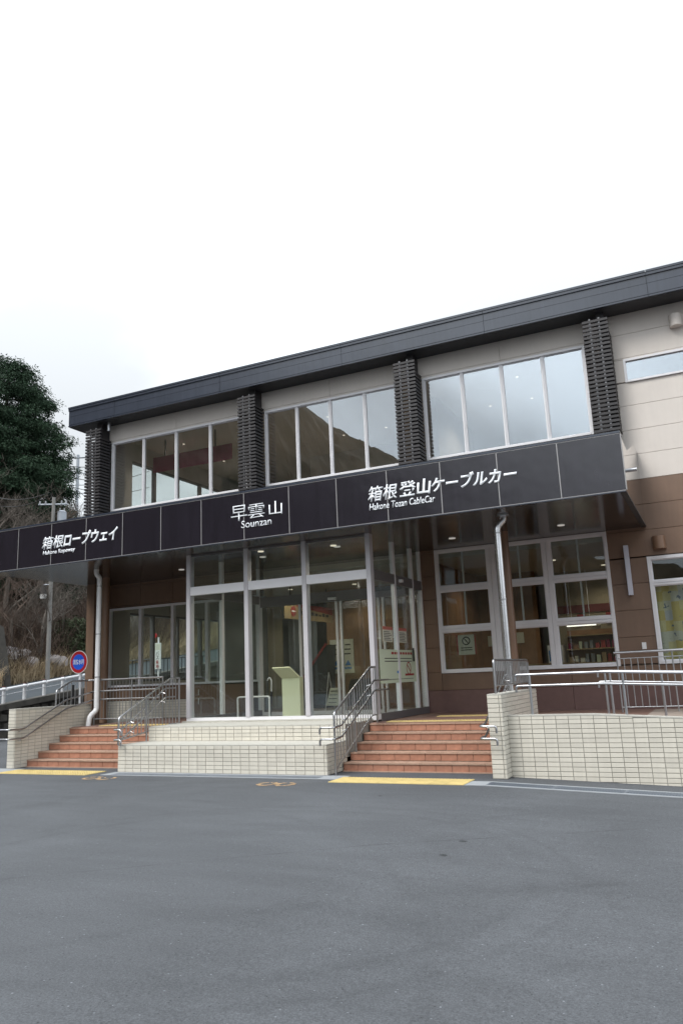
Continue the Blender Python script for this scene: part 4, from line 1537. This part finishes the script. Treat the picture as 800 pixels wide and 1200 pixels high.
def stair_rail(label, xr, xh, xend, y0, y1, y2, zt0, zt1, zb0, zb1, zpost0, zback, hy0, hy1, hy2):
    t_ = thing('stair_railing', label, 'railing')
    tubepart('top_rail', [(xr, y0, zpost0), (xr, y0, zt0), (xr, y1, zt1), (xr, y2, zt1)], 0.021, t_)
    tubepart('bottom_rail', [(xr, y0, zb0), (xr, y1, zb1), (xr, y2, zb1)], 0.014, t_)
    MB().tube([(xr, y2, zback), (xr, y2, zt1)], 0.020, 10).build('post', 'steel', t_, True)
    ym = lerp(y0, y1, 0.52)
    MB().tube([(xr, ym, lerp(zb0, zb1, .52) - 0.25), (xr, ym, lerp(zt0, zt1, .52))], 0.018, 10).build('post', 'steel', t_, True)
    n = 15
    for k in range(1, n + 2):
        y = y0 + (y2 - y0) * k / (n + 2)
        f = min(1.0, (y - y0) / (y1 - y0))
        MB().tube([(xr, y, lerp(zb0, zb1, f)), (xr, y, lerp(zt0, zt1, f))], 0.009, 6).build('baluster', 'steel', t_, True)
    for dz0, dz1 in ((0.815, 1.58), (0.62, 1.39)):
        tubepart('handrail', [(xend, hy0, dz0 - 0.11), (xend, hy0, dz0), (xh, hy0, dz0), (xh, hy0 + 0.30, dz0 + 0.02), (xh, hy1, dz1), (xh, hy2, dz1)], 0.018, t_)
        for f in (0.15, 0.9):
            yb_ = lerp(hy0 + 0.3, hy1, f)
            zb_ = lerp(dz0 + 0.02, dz1, f)
            MB().tube([(xh, yb_, zb_), (xr, yb_, zb_ - 0.03)], 0.008, 6).build('bracket', 'steel', t_)
    return t_


stair_rail('stainless steel railing with balusters left of the right stairs', -6.29, -6.19, -6.47, 12.75, 14.44, 14.68, 1.045, 1.838, 0.095, 0.912, 0.0, ZP, 12.53, 14.38, 15.12)
stair_rail('stainless steel railing with balusters right of the left stairs', -11.03, -11.13, -10.93, 12.62, 14.27, 14.58, 1.04, 1.795, 0.60, 0.815, 0.522, 0.78, 12.58, 14.22, 14.55)

# handrails on the left side wall, running on along the landing
t = thing('handrail_set', 'double steel handrail on the left tiled side wall running along the landing', 'handrail')
for dz in (0.0, -0.2):
    tubepart('handrail', [(-14.46, 12.66, 0.73 + dz), (-14.46, 12.66, 0.835 + dz), (-14.12, 12.66, 0.835 + dz), (-14.12, 13.08, 0.83 + dz), (-14.12, 14.33, 1.405 + dz), (-14.12, 15.24, 1.565 + dz),
                          (-13.6, 15.26, 1.57 + dz), (-12.1, 15.26, 1.57 + dz)], 0.019, t)
    for yb, zb in ((13.02, 0.83), (14.15, 1.32)):
        MB().tube([(-14.12, yb, zb + dz - 0.015), (-14.16, yb, zb + dz - 0.05), (-14.20, yb, zb + dz - 0.05)], 0.009, 6).build('bracket', 'steel', t)
tubepart('top_rail', [(-14.31, 14.19, 1.26), (-14.31, 14.19, 1.62), (-14.31, 14.66, 1.835), (-14.31, 15.24, 1.84), (-12.0, 15.26, 1.84)], 0.022, t)
for k in range(8):
    y = 14.30 + k * 0.125
    MB().tube([(-14.31, y, 1.26), (-14.31, y, min(1.84, 1.62 + (y - 14.19) * 0.457))], 0.008, 6).build('baluster', 'steel', t, True)
for x in (-14.12, -12.95, -12.02):
    MB().tube([(x, 15.26, ZP - 0.01), (x, 15.26, 1.84)], 0.020, 10).build('post', 'steel', t, True)
for k in range(20):
    x = -14.02 + k * 0.1
    if abs(x + 12.95) > 0.04:
        MB().tube([(x, 15.26, 0.90), (x, 15.26, 1.83)], 0.007, 6).build('baluster', 'steel', t, True)
tubepart('bottom_rail', [(-14.12, 15.26, 0.90), (-12.02, 15.26, 0.90)], 0.012, t)

# handrails on the right pier, small railing on top of it
t = thing('handrail_set', 'double steel handrail with curled ends on the right pier wall', 'handrail')
for dz in (0.0, -0.19):
    tubepart('handrail', [(-3.33, 12.50, 0.705 + dz), (-3.33, 12.50, 0.81 + dz), (-3.60, 12.50, 0.81 + dz), (-3.60, 12.85, 0.83 + dz), (-3.60, 14.40, 1.58 + dz), (-3.60, 15.3, 1.58 + dz)], 0.019, t)
    for yb, zb in ((12.8, 0.82), (14.3, 1.53)):
        MB().tube([(-3.60, yb, zb + dz), (-3.57, yb, zb + dz - 0.05), (-3.49, yb, zb + dz - 0.05)], 0.009, 6).build('bracket', 'steel', t)
t = thing('pier_railing', 'short stainless railing with close balusters on top of the right pier wall', 'railing')
tubepart('top_rail', [(-3.36, 12.74, 1.302), (-3.36, 12.74, 1.84), (-3.36, 15.24, 1.84), (-3.36, 15.24, 1.302)], 0.020, t)
tubepart('bottom_rail', [(-3.36, 12.74, 1.43), (-3.36, 15.24, 1.43)], 0.013, t)
for k in range(1, 23):
    y = 12.74 + k * 2.5 / 23
    MB().tube([(-3.36, y, 1.43), (-3.36, y, 1.84)], 0.009, 6).build('baluster', 'steel', t, True)


# ramp handrails
def rz(x):
    return -max(0.0, x + 1.75) * 0.05


for (lab, y, xa, xp) in (('front double handrail of pale steel standing on the ramp wall', 13.03, -3.09, (-2.86, -1.42, 0.1, 1.6)),
                         ('rear double handrail of pale steel along the far side of the ramp', 14.45, -1.98, (-1.86, -1.78, -0.95, 0.4, 1.8))):
    t = thing('ramp_handrail', lab, 'handrail')
    for z in (1.583, 1.405):
        tubepart('rail', [(xa, y, z - 0.10), (xa, y, z), (-1.75 if xa < -2 else xa + 0.2, y, z), (3.0, y, z + rz(3.0))], 0.020, t, 'steel_pipe')
    for x in xp:
        zb = rtop(x - RX0) if y < 13.2 else ZP
        MB().tube([(x, y, zb - 0.01), (x, y, 1.583 + rz(x))], 0.021, 10).build('post', 'steel_pipe', t, True)

t = thing('landing_balustrade', 'tall grey balustrade with thin balusters in front of the right window', 'railing')
yb = 16.63
tubepart('top_rail', [(-1.93, yb, 1.915), (3.0, yb, 1.93)], 0.026, t, 'steel_pipe')
tubepart('upper_rail', [(-1.88, yb, 1.80), (3.0, yb, 1.81)], 0.010, t, 'steel_pipe')
tubepart('bottom_rail', [(-1.88, yb, 0.86), (3.0, yb, 0.87)], 0.012, t, 'steel_pipe')
for k in range(38):
    x = -1.88 + k * 0.128
    MB().tube([(x, yb, 0.765 if k % 8 == 0 else 0.86), (x, yb, 1.90 if k % 8 == 0 else 1.80)], 0.011 if k % 8 else 0.016, 6).build('baluster' if k % 8 else 'post', 'steel_pipe', t, True)

# ==================================================================== ROUND SIGN
t = thing('round_sign', 'round red and blue fire water sign on a white post behind left stairs', 'sign')
c = Vector((-15.05, 15.66, 2.325))
MB().tube([(c.x + 0.02, c.y + 0.06, -0.05), (c.x + 0.02, c.y + 0.06, c.z + 0.2)], 0.033, 12).build('post', 'white_rail', t, True)
MB().disc((c.x, c.y + 0.012, c.z), 0.295, (0, -1, 0), 40, 0.012).build('white_rim', 'white', t)
MB().disc((c.x, c.y, c.z), 0.278, (0, -1, 0), 40, 0.004).build('red_ring', 'sign_red', t)
MB().disc((c.x, c.y - 0.004, c.z), 0.198, (0, -1, 0), 40, 0.004).build('blue_disc', 'sign_blue', t)
text_part('lettering', '消防水利', 'white', t, c.x - 0.185, c.x + 0.185, c.z - 0.068, c.z + 0.068, c.y - 0.008, 0.0, 0.003, bold=0.012)
t = thing('bollard_post', 'thin dark post standing beside the round sign', 'post')
MB().tube([(-15.45, 15.9, -0.02), (-15.45, 15.9, 1.72)], 0.03, 10).build('shaft', 'black', t, True)
MB().tube([(-15.45, 15.9, 1.72), (-15.45, 15.9, 1.75)], 0.034, 10).build('cap', 'black', t, True)

# ==================================================================== ROAD ON THE LEFT
XW = -22.7


def zroad(y):
    return 1.205 + 0.114 * (y - 19.94)


mb = MB()
for k in range(24):
    ya, yb = 4 + k * 3, 7 + k * 3
    mb.poly([(-29.2, ya, zroad(ya) - 0.01), (XW - 0.02, ya, zroad(ya) - 0.01), (XW - 0.02, yb, zroad(yb) - 0.01), (-29.2, yb, zroad(yb) - 0.01)])
struct(mb.build('road', 'road'))

t = thing('retaining_wall', 'dark mossy stone retaining wall under the guard rail at left', 'wall')
mb = MB()
mb.prism([(XW - 0.35, 10.8, -0.4), (XW - 0.35, 60, -0.4), (XW - 0.35, 60, zroad(60) - 0.06), (XW - 0.35, 10.8, max(0, zroad(10.8)) - 0.06)], (0.30, 0, 0))
mb.build('wall_core', 'stone', t)
rr = random.Random(5)
for i in range(26):
    y0 = 18.6 + i * 0.42
    for k in range(5):
        yy = y0 + (0.21 if k % 2 else 0)
        za = k * 0.30
        zb = min(za + 0.29, zroad(yy) - 0.20)
        if zb - za < 0.08:
            continue
        mb = MB()
        q = 0.05
        dpth = rr.uniform(0.06, 0.13)
        a, b = yy + 0.012, yy + 0.405
        x = XW - 0.05
        pts = [(x, a, za), (x, b, za), (x, b, zb), (x, a, zb)]
        f_ = [(x + dpth, a + q, za + q * .7), (x + dpth, b - q, za + q * .7), (x + dpth, b - q, zb - q * .7), (x + dpth, a + q, zb - q * .7)]
        f_ = [(p[0] + rr.uniform(-.02, .02), p[1] + rr.uniform(-.02, .02), p[2] + rr.uniform(-.02, .02)) for p in f_]
        mb.v = pts + f_
        mb.f = [(0, 1, 5, 4), (1, 2, 6, 5), (2, 3, 7, 6), (3, 0, 4, 7), (4, 5, 6, 7), (3, 2, 1, 0)]
        mb.build('stone', 'stone', t)
mb = MB()
mb.prism([(XW - 0.35, 10.8, zroad(10.8) - 0.20), (XW - 0.35, 60, zroad(60) - 0.20), (XW - 0.35, 60, zroad(60) + 0.0), (XW - 0.35, 10.8, zroad(10.8) + 0.0)], (0.48, 0, 0))
mb.build('cap_beam', 'stone', t)

t = thing('guard_rail', 'white pipe guard rail on posts along the climbing road at left', 'guard rail')
for i in range(9):
    y = 17.52 + i * 0.92
    z = zroad(y)
    MB().tube([(XW - 0.22, y, z - 0.03), (XW - 0.22, y, z + 0.55)], 0.060, 12).build('post', 'white_rail', t, True)
    MB().tube([(XW - 0.22, y, z + 0.55), (XW - 0.22, y, z + 0.585)], 0.064, 12).build('post_cap', 'rust', t, True)
    MB().tube([(XW - 0.13, y + 0.03, z + 0.48), (XW - 0.13, y + 0.89, z + 0.48 + 0.105)], 0.056, 12).build('rail', 'white_rail', t, True)
    MB().tube([(XW - 0.13, y + 0.03, z + 0.30), (XW - 0.13, y + 0.89, z + 0.30 + 0.105)], 0.012, 8).build('lower_rail', 'white_rail', t, True)
# dark picket fence, bus sign and parked car glimpsed through the corner room
t = thing('picket_fence', 'dark picket fence seen through the left ground floor window', 'fence')
for z in (2.05, 2.68):
    MB().tube([(-22.9, 25.9, z), (-19.3, 27.6, z + 0.1)], 0.03, 6).build('rail', 'black', t)
for k in range(28):
    f = k / 27
    MB().tube([(-22.9 + 3.6 * f, 25.9 + 1.7 * f, 1.7), (-22.9 + 3.6 * f, 25.9 + 1.7 * f, 2.7 + 0.1 * f)], 0.018, 5).build('picket', 'black', t)
t = thing('bus_stop_sign', 'white upright bus stop sign with dark red characters seen through left window', 'sign')
bx_, by_ = -21.08, 26.4
box('board', 'white', t, bx_ - 0.16, bx_ + 0.16, by_, by_ + 0.05, 2.30, 3.36)
box('top_panel', 'paper', t, bx_ - 0.15, bx_ + 0.15, by_ - 0.006, by_ - 0.001, 3.08, 3.33)
for k, ch in enumerate('バス乗場'):
    text_part('lettering', ch, 'ink_red' if k > 1 else 'ink', t, bx_ - 0.08, bx_ + 0.08, 2.86 - k * 0.18, 3.02 - k * 0.18, by_ - 0.001, 0.0, 0.004, bold=0.015)
box('post', 'alu', t, bx_ - 0.03, bx_ + 0.03, by_ + 0.05, by_ + 0.09, 0.0, 3.6)
MB().disc((bx_ - 0.15, by_ + 0.04, 3.68), 0.10, (0, -1, 0), 16, 0.02).build('red_disc', 'sign_red', t)


def car(loc, rz_):
    t_ = thing('parked_car', 'silver parked car glimpsed through the left ground floor window', 'car', loc=loc)
    t_.rotation_euler = (0, 0, rz_)
    prof = [(-2.0, 0.32), (-2.05, 0.65), (-1.9, 0.85), (-1.15, 0.95), (-0.55, 1.42), (0.85, 1.46), (1.55, 1.0), (2.0, 0.92), (2.08, 0.6), (2.02, 0.32)]
    MB().prism([(x, -0.82, z) for x, z in prof], (0, 1.64, 0)).build('body', 'carpaint', t_)
    for s_ in (-0.826, 0.822):
        MB().prism([(-1.0, s_, 0.97), (-0.5, s_, 1.36), (0.8, s_, 1.40), (1.35, s_, 1.0)], (0, 0.004, 0)).build('side_window', 'carglass', t_)
    MB().prism([(-1.135, -0.72, 0.975), (-0.575, -0.72, 1.40), (-0.575, 0.72, 1.40), (-1.135, 0.72, 0.975)], (-0.006, 0, 0.006)).build('windscreen', 'carglass', t_)
    for x in (-1.3, 1.3):
        for y in (-0.80, 0.66):
            w_ = MB().tube([(x, y, 0.31), (x, y + 0.15, 0.31)], 0.31, 20).build('wheel', 'black', t_)
            MB().tube([(x, y - 0.004, 0.31), (x, y + 0.154, 0.31)], 0.17, 16).build('rim', 'alu', w_)
    for y in (-0.7, 0.45):
        MB().box(-2.075, -2.03, y, y + 0.25, 0.66, 0.78).build('headlight', 'white', t_)


car((-34.2, 45.6, 3.0), R(20))

# ==================================================================== HILLS
def fbm(x, y, s, o=4):
    return noise.fractal(Vector((x * s, y * s, 3.7)), 1.0, 2.0, o)


def zhill(x, y):
    d = -29.2 - x
    z = zroad(min(max(y, 4), 70)) - 0.05
    z += 1.5 * min(1, d / 2.2) + 0.20 * max(0, d - 2.2) + 0.5 * fbm(x, y, 0.12) * min(1, d / 3)
    return z


mb = MB()
nx, ny_ = 44, 70
for i in range(nx + 1):
    for j in range(ny_ + 1):
        x = -29.15 - (i / nx) ** 1.5 * 60
        y = 2 + j * 90 / ny_
        mb.v.append((x, y, zhill(x, y) if i else zroad(y) - 0.03))
for i in range(nx):
    for j in range(ny_):
        a = i * (ny_ + 1) + j
        mb.f.append((a, a + 1, a + ny_ + 2, a + ny_ + 1))
struct(mb.build('hillside', 'earth', None, True))

# wooded mountain round the car park (behind the viewer, mirrored in the glass)
prof = [(-260, 9), (-230, 11), (-200, 13), (-185, 15), (-178, 16.5), (-170, 19.5), (-160, 31), (-151.5, 40), (-146, 46), (-141, 54), (-134, 64), (-124, 76), (-110, 74), (-95, 50), (-75, 28), (-60, 19), (-45, 16)]


def hphi(p):
    for k in range(len(prof) - 1):
        if prof[k][0] <= p <= prof[k + 1][0]:
            t_ = (p - prof[k][0]) / (prof[k + 1][0] - prof[k][0])
            return prof[k][1] + (prof[k + 1][1] - prof[k][1]) * t_
    return 10


mb = MB()
NP, NR = 620, 40
for i in range(NP + 1):
    p = -260 + 215 * i / NP
    h = hphi(p) * 1.19
    for j in range(NR + 1):
        r_ = 52 + (j / NR) * 110
        tt = min(1.0, (r_ - 52) / 74)
        s_ = tt * tt * (3 - 2 * tt)
        x, y = r_ * math.sin(R(p)), r_ * math.cos(R(p))
        z = h * s_ - max(0, r_ - 128) * 0.25 + (fbm(x, y, 0.16, 3) * 0.9 + fbm(x, y, 0.55, 2) * 0.8) * min(1, s_ * 3) - 1.0
        mb.v.append((x, y, z))
for i in range(NP):
    for j in range(NR):
        a = i * (NR + 1) + j
        mb.f.append((a, a + 1, a + NR + 2, a + NR + 1))
struct(mb.build('wooded_hill', 'forest'))


# ==================================================================== VEGETATION
def bare_tree(seed, h, r0, levels=5, spread=0.55, lean=0.0, shrub=False):
    rr_ = random.Random(seed)
    tr, br = MB(), MB()

    def grow(p, d, ln, r, lev):
        q = p.copy()
        pts = [p.copy()]
        dd = d.copy()
        ns = 3 if lev < 3 else 2
        for _ in range(ns):
            dd = (dd + Vector((rr_.uniform(-1, 1), rr_.uniform(-1, 1), rr_.uniform(-.4, .8))) * (0.14 if lev == 0 else 0.2)).normalized()
            q = q + dd * ln / ns
            pts.append(q.copy())
        (tr if lev == 0 else br).tube(pts, r, 7 if lev == 0 else (4 if lev < 3 else 3), r * (0.62 if lev < levels else 0.3), cap=False)
        if lev >= levels:
            return
        n = rr_.randint(3, 5) if lev else rr_.randint(4, 6)
        for k in range(n):
            f = rr_.uniform(0.35, 1.0) if k else 1.0
            idx = min(len(pts) - 2, int(f * (len(pts) - 1)))
            base = pts[idx].lerp(pts[idx + 1], min(1, f * (len(pts) - 1) - idx))
            ax = Vector((rr_.uniform(-1, 1), rr_.uniform(-1, 1), rr_.uniform(-.2, .55))).normalized()
            nd = (dd * (1 - spread) + ax * spread + Vector((0, 0, 0.12))).normalized()
            grow(base, nd, ln * rr_.uniform(0.55, 0.78), max(0.008, r * rr_.uniform(0.38, 0.55)), lev + 1)
    if shrub:
        for k in range(5):
            grow(Vector((rr_.uniform(-.3, .3), rr_.uniform(-.3, .3), 0)), Vector((rr_.uniform(-.5, .5), rr_.uniform(-.5, .5), 1)).normalized(), h * 0.45, r0, 1)
    else:
        grow(Vector((0, 0, -0.3)), Vector((lean, 0, 1)).normalized(), h * 0.40, r0, 0)
    return tr, br


protos = []
for s_ in range(4):
    tr, br = bare_tree(20 + s_, 9.0, 0.16, 5, 0.6, [-0.1, 0.15, 0.0, 0.2][s_])
    tm, bm_ = tr.mesh('trunk'), br.mesh('branches')
    tm.materials.append(MAT['bark'])
    bm_.materials.append(MAT['twig'] if s_ != 2 else MAT['twig_red'])
    protos.append((tm, bm_))


def ground_at(p):
    return zhill(p.x, p.y) if p.x < -29.2 else 0


rr = random.Random(77)
spots = [(-25, 41, 1.1), (4, 40, 1.05), (22, 42, 0.95), (38, 43, 0.9), (52, 44, 0.85), (66, 46, 0.82), (78, 49, 0.75), (-8, 46, 1.2), (30, 50, 0.9), (90, 52, 0.70),
         (14, 37, 0.72), (46, 38, 0.6), (100, 46, 0.55), (72, 40, 0.55), (110, 55, 0.6), (125, 48, 0.6), (150, 50, 0.7), (175, 47, 0.75), (200, 52, 0.8), (225, 50, 0.7), (-40, 47, 1.3)]
for i, (px, d, sc_) in enumerate(spots):
    p = at(px, 760, d)
    g = ground_at(p)
    t = thing('bare_tree', 'leafless grey-brown tree on the hillside at the left', 'tree', 'leafless trees on the hillside', loc=(p.x, p.y, g))
    tm, bm_ = protos[i % 4]
    for nm, me in (('trunk', tm), ('branches', bm_)):
        o = bpy.data.objects.new(nm, me)
        COL.objects.link(o)
        o.parent = t
    t.rotation_euler = (0, 0, rr.uniform(0, 6.28))
    t.scale = (sc_, sc_, sc_)


def conifer(label, loc, h, rad, seed, m='needle', n=2600):
    rr_ = random.Random(seed)
    t_ = thing('conifer', label, 'tree', loc=loc)
    MB().tube([(0, 0, -0.5), (0.1, 0, h * 0.5), (0, 0, h * 0.97)], rad * 0.09, 10, 0.04).build('trunk', 'bark', t_, True)
    mb_ = MB()
    lb = MB()
    nb = max(40, n // 30)
    for k in range(nb):
        f = rr_.random() ** 0.85            # 0 top .. 1 base of crown
        z = h * (1.0 - 0.92 * f)
        a = rr_.uniform(0, 2 * math.pi)
        lobe = 1 + 0.10 * math.sin(a * 3 + f * 11 + seed) + 0.06 * math.sin(a * 7 - f * 19)
        R_ = rad * min(1.0, (f * 1.9) ** 0.45) * lobe * rr_.uniform(0.86, 1.03)
        out = Vector((math.cos(a), math.sin(a), 0.0))
        side = Vector((-math.sin(a), math.cos(a), 0.0))
        droop = rr_.uniform(0.05, 0.22)
        for _c in range(int(n / nb * (0.45 + 0.75 * R_ / rad))):
            t_c = rr_.uniform(0.22, 1.0) ** 0.7
            wdt = 0.22 + 0.55 * (1 - abs(t_c - 0.65))
            c_ = Vector((0, 0, z)) + out * R_ * t_c + side * rr_.gauss(0, wdt * 0.62) + Vector((0, 0, -droop * R_ * t_c ** 1.5 + rr_.gauss(0.05, 0.17)))
            sz = rr_.uniform(0.10, 0.23)
            for _ in range(28):
                d_ = (out * rr_.uniform(0.1, 1.0) + Vector((rr_.gauss(0, .5), rr_.gauss(0, .5), rr_.gauss(-0.05, .45)))).normalized()
                b0 = c_ + Vector((rr_.gauss(0, .17), rr_.gauss(0, .17), rr_.gauss(0, .10)))
                tip = b0 + d_ * sz + Vector((0, 0, -0.05))
                sd_ = d_.cross(Vector((rr_.gauss(0, 1), rr_.gauss(0, 1), rr_.gauss(0, 1)))).normalized() * sz * 0.17
                md = b0.lerp(tip, 0.45)
                mb_.poly([b0, md + sd_, tip, md - sd_])
    me = mb_.mesh('foliage')
    place('foliage', me, m, t_, recalc=False)
    # limbs
    for k in range(60):
        f = rr_.uniform(0.1, 0.98)
        z = h * (1 - 0.92 * f)
        a = rr_.uniform(0, 6.28)
        r_ = rad * min(1, (f * 1.30) ** 0.62) * 0.85
        lb.tube([(0, 0, z), (math.cos(a) * r_ * .5, math.sin(a) * r_ * .5, z + 0.1), (math.cos(a) * r_, math.sin(a) * r_, z - r_ * 0.15)], 0.06, 4, 0.012, cap=False)
    lb.build('limbs', 'bark', t_)
    return t_


p = at(-8, 780, 46)
conifer('tall dense dark conifer rising left of the building roof', (p.x, p.y, ground_at(p)), at(-8, 392, 46).z - ground_at(p), 4.75, 3, n=13000)
p = at(-75, 780, 48)
conifer('taller conifer cut off by the left edge of the picture', (p.x, p.y, ground_at(p)), at(-75, 360, 48).z - ground_at(p), 4.2, 9, n=1800)
p = at(22, 715, 47)
conifer('small olive evergreen bush low on the bank below the canopy', (p.x, p.y, ground_at(p)), 2.4, 1.2, 14, 'evergreen', 420)
p = at(84, 745, 41)
conifer('low evergreen shrub beside the round sign up the bank', (p.x, p.y, ground_at(p)), 1.5, 1.2, 15, 'evergreen', 420)

# undergrowth: thicket of twigs over the bank (uncountable)
mb = MB()
rr = random.Random(12)
for k in range(5200):
    px = rr.uniform(-20, 240)
    d = rr.uniform(35.5, 58)
    p = at(px, 760, d)
    if p.x > -29.6:
        p.x = -29.6 - rr.uniform(0, 3)
    z = zhill(p.x, p.y)
    h = rr.uniform(0.8, 2.6)
    base = Vector((p.x, p.y, z - 0.05))
    for q in range(3):
        tip = base + Vector((rr.gauss(0, .55), rr.gauss(0, .55), h * rr.uniform(.5, 1)))
        md = base.lerp(tip, 0.5) + Vector((rr.gauss(0, .15), rr.gauss(0, .15), 0.1))
        sd_ = Vector((rr.gauss(0, 1), rr.gauss(0, 1), 0)).normalized() * 0.016
        mb.poly([base - sd_, base + sd_, md + sd_ * .7, md - sd_ * .7])
        mb.poly([md - sd_ * .7, md + sd_ * .7, tip + sd_ * .3, tip - sd_ * .3])
        for _ in range(2):
            b2 = md.lerp(tip, rr.random())
            t2 = b2 + Vector((rr.gauss(0, .3), rr.gauss(0, .3), rr.uniform(0, .5)))
            mb.poly([b2 - sd_ * .4, b2 + sd_ * .4, t2])
me = mb.mesh('undergrowth')
o = place('undergrowth', me, 'twig_red', None, recalc=False)
tag(o, 'brown leafless thicket covering the hillside', 'thicket', kind='stuff')

mb = MB()
for k in range(15000):
    y = rr.uniform(20, 48)
    x = -29.0 - abs(rr.gauss(0, 1.5)) - 0.1
    z = zhill(x, y) if x < -29.2 else zroad(y)
    h = rr.uniform(0.35, 1.15)
    b0 = Vector((x, y, z - 0.03))
    bend = Vector((rr.gauss(0.1, .22), rr.gauss(0, .22), 0))
    sd_ = Vector((rr.gauss(0, 1), rr.gauss(0, 1), 0)).normalized() * rr.uniform(.008, .018)
    md = b0 + Vector((0, 0, h * .6)) + bend * .4
    tip = b0 + Vector((0, 0, h)) + bend * 1.6
    mb.poly([b0 - sd_, b0 + sd_, md + sd_, md - sd_])
    mb.poly([md - sd_, md + sd_, tip])
o = place('dry_grass', mb.mesh('dry_grass'), 'drygrass', None, recalc=False)
tag(o, 'tall dry straw coloured grass along the road bank', 'grass', kind='stuff')

# pale boulders in the grass
for i, (px, py, d, s_) in enumerate(((10, 772, 37, .55), (18, 770, 37.3, .5), (27, 769, 37.6, .5), (36, 771, 37.4, .45), (64, 768, 38.5, .5), (70, 768, 38.8, .45))):
    p = at(px, py, d)
    bm = bmesh.new()
    bmesh.ops.create_icosphere(bm, subdivisions=2, radius=s_)
    for v in bm.verts:
        v.co *= 1 + 0.35 * noise.noise(v.co * 2.2 + Vector((i * 7.3, 0, 0)))
        v.co.z *= 0.75
    me = bpy.data.meshes.new('boulder')
    bm.to_mesh(me)
    bm.free()
    gzz = zhill(p.x, p.y)
    o = place('boulder', me, 'rock', None, loc=(p.x, p.y, gzz + s_ * 0.35 + 0.25))
    tag(o, ['first', 'second', 'third', 'fourth', 'fifth', 'sixth'][i] + ' pale grey boulder from the left in the dry grass above the road', 'boulder', 'pale boulders on the bank')

# grey concrete slope protection at the far left edge
t = thing('concrete_slope', 'dark grey sprayed concrete slope at the far left edge', 'slope wall')
p = at(-60, 800, 35)
gg = zroad(p.y)
mb = MB()
q = at(19, 802, 35)
mb.prism([(p.x - 3, p.y - 3, gg - 1), (q.x, q.y, gg - 1), (at(5, 735, 35.6).x, at(5, 735, 35.6).y, at(5, 735, 35.6).z), (p.x - 3, p.y - 3, 8.5)], (-1.5, 1.2, 0))
mb.build('slope_face', 'stone', t)


# ==================================================================== UTILITY POLES AND WIRES
def utility_pole(label, px, d, ztop, r=0.16, lamp_=False, arms=(0.5, 1.3), trans=True, m='pole', al=1.0):
    p_ = at(px, 760, d)
    g = zhill(p_.x, p_.y) if p_.x < -29.2 else 0
    t_ = thing('utility_pole', label, 'utility pole', loc=(p_.x, p_.y, 0))
    MB().tube([(0, 0, g - 0.3), (0, 0, ztop)], r, 14, r * 0.7).build('pole', m, t_, True)
    dirv = Vector((0.85, 0.5, 0)).normalized()
    for k, dz in enumerate(arms):
        z = ztop - dz
        a_ = MB().tube([tuple(-dirv * 1.3 * al + Vector((0, 0, z))), tuple(dirv * 1.2 * al + Vector((0, 0, z)))], 0.04, 6).build('crossarm', 'pole_metal', t_)
        for s_ in (-1.2, -0.7, 0.7, 1.1):
            pp = dirv * s_ * al + Vector((0, 0, z))
            MB().tube([tuple(pp), tuple(pp + Vector((0, 0, .18)))], 0.045, 8, 0.03).build('insulator', 'insulator', a_)
    if trans:
        c_ = dirv * 0.42 + Vector((0, 0, ztop - 1.3))
        tr_ = MB().tube([tuple(c_), tuple(c_ + Vector((0, 0, .55)))], 0.21, 16).build('transformer', 'pole_metal', t_, True)
        MB().tube([tuple(c_ + Vector((0, 0, .55))), tuple(c_ + Vector((0, 0, .62)))], 0.23, 16, 0.12).build('lid', 'pole_metal', tr_, True)
        for s_ in (-.1, .1):
            MB().tube([tuple(c_ + dirv * s_ + Vector((0, 0, .58))), tuple(c_ + dirv * s_ + Vector((0, 0, .75)))], 0.03, 6).build('bushing', 'insulator', tr_)
            MB().tube([tuple(c_ + dirv * s_), tuple(c_ + dirv * s_ + Vector((0, 0, -.6)))], 0.03, 6).build('cutout', 'pole_metal', tr_)
    if lamp_:
        c_ = Vector((-0.35, -0.1, at(50, 692, d).z))
        l2 = MB().tube([(0, 0, c_.z + 0.35), tuple(c_ + Vector((0, 0, .35)))], 0.03, 6).build('lamp_arm', 'pole_metal', t_)
        MB().tube([tuple(c_ + Vector((0, 0, .3))), tuple(c_ + Vector((0, 0, -.1)))], 0.12, 10, 0.17).build('lamp_head', 'black', l2, True)
        MB().tube([tuple(c_ + Vector((0, 0, -.1))), tuple(c_ + Vector((0, 0, -.32)))], 0.16, 10, 0.14).build('lamp_glass', 'white', l2, True)
    return p_


pa = utility_pole('concrete utility pole with transformer and street lamp crossing behind canopy', 57, 37.0, at(59, 574, 37.0).z, 0.115, True, (0.35,), True, 'pole', 0.55)
pb = utility_pole('pale steel line pole half hidden behind the tall conifer', 85, 62, at(82, 519, 62).z, 0.17, False, (0.2, 1.6, 2.6, 3.3), False, 'pole_metal')


def wire(label, a, b, sag, r=0.018):
    pts = [a.lerp(b, k / 14) - Vector((0, 0, sag * 4 * (k / 14) * (1 - k / 14))) for k in range(15)]
    o_ = MB().tube(pts, r, 4, cap=False).build('power_line', 'black')
    tag(o_, label, 'wire', 'overhead wires left of the building')


wire('upper overhead wire sagging from the transformer pole to the left edge', at(59, 577, 37), at(-60, 545, 43), 1.0)
wire('lower overhead wire sagging from the transformer pole to the left edge', at(61, 579, 37), at(-60, 550, 45), 1.3)
for k, yy in enumerate((534, 543, 556, 566)):
    wire(['topmost', 'second', 'third', 'lowest'][k] + ' overhead wire running from the line pole towards the building corner', at(80, yy + 3, 62), at(175, yy - 22 + k * 9, 75), 0.6, 0.028)
wire('overhead wire crossing low behind the left lattice pillar', at(78, 565, 62), at(160, 615, 66), 0.3, 0.025)
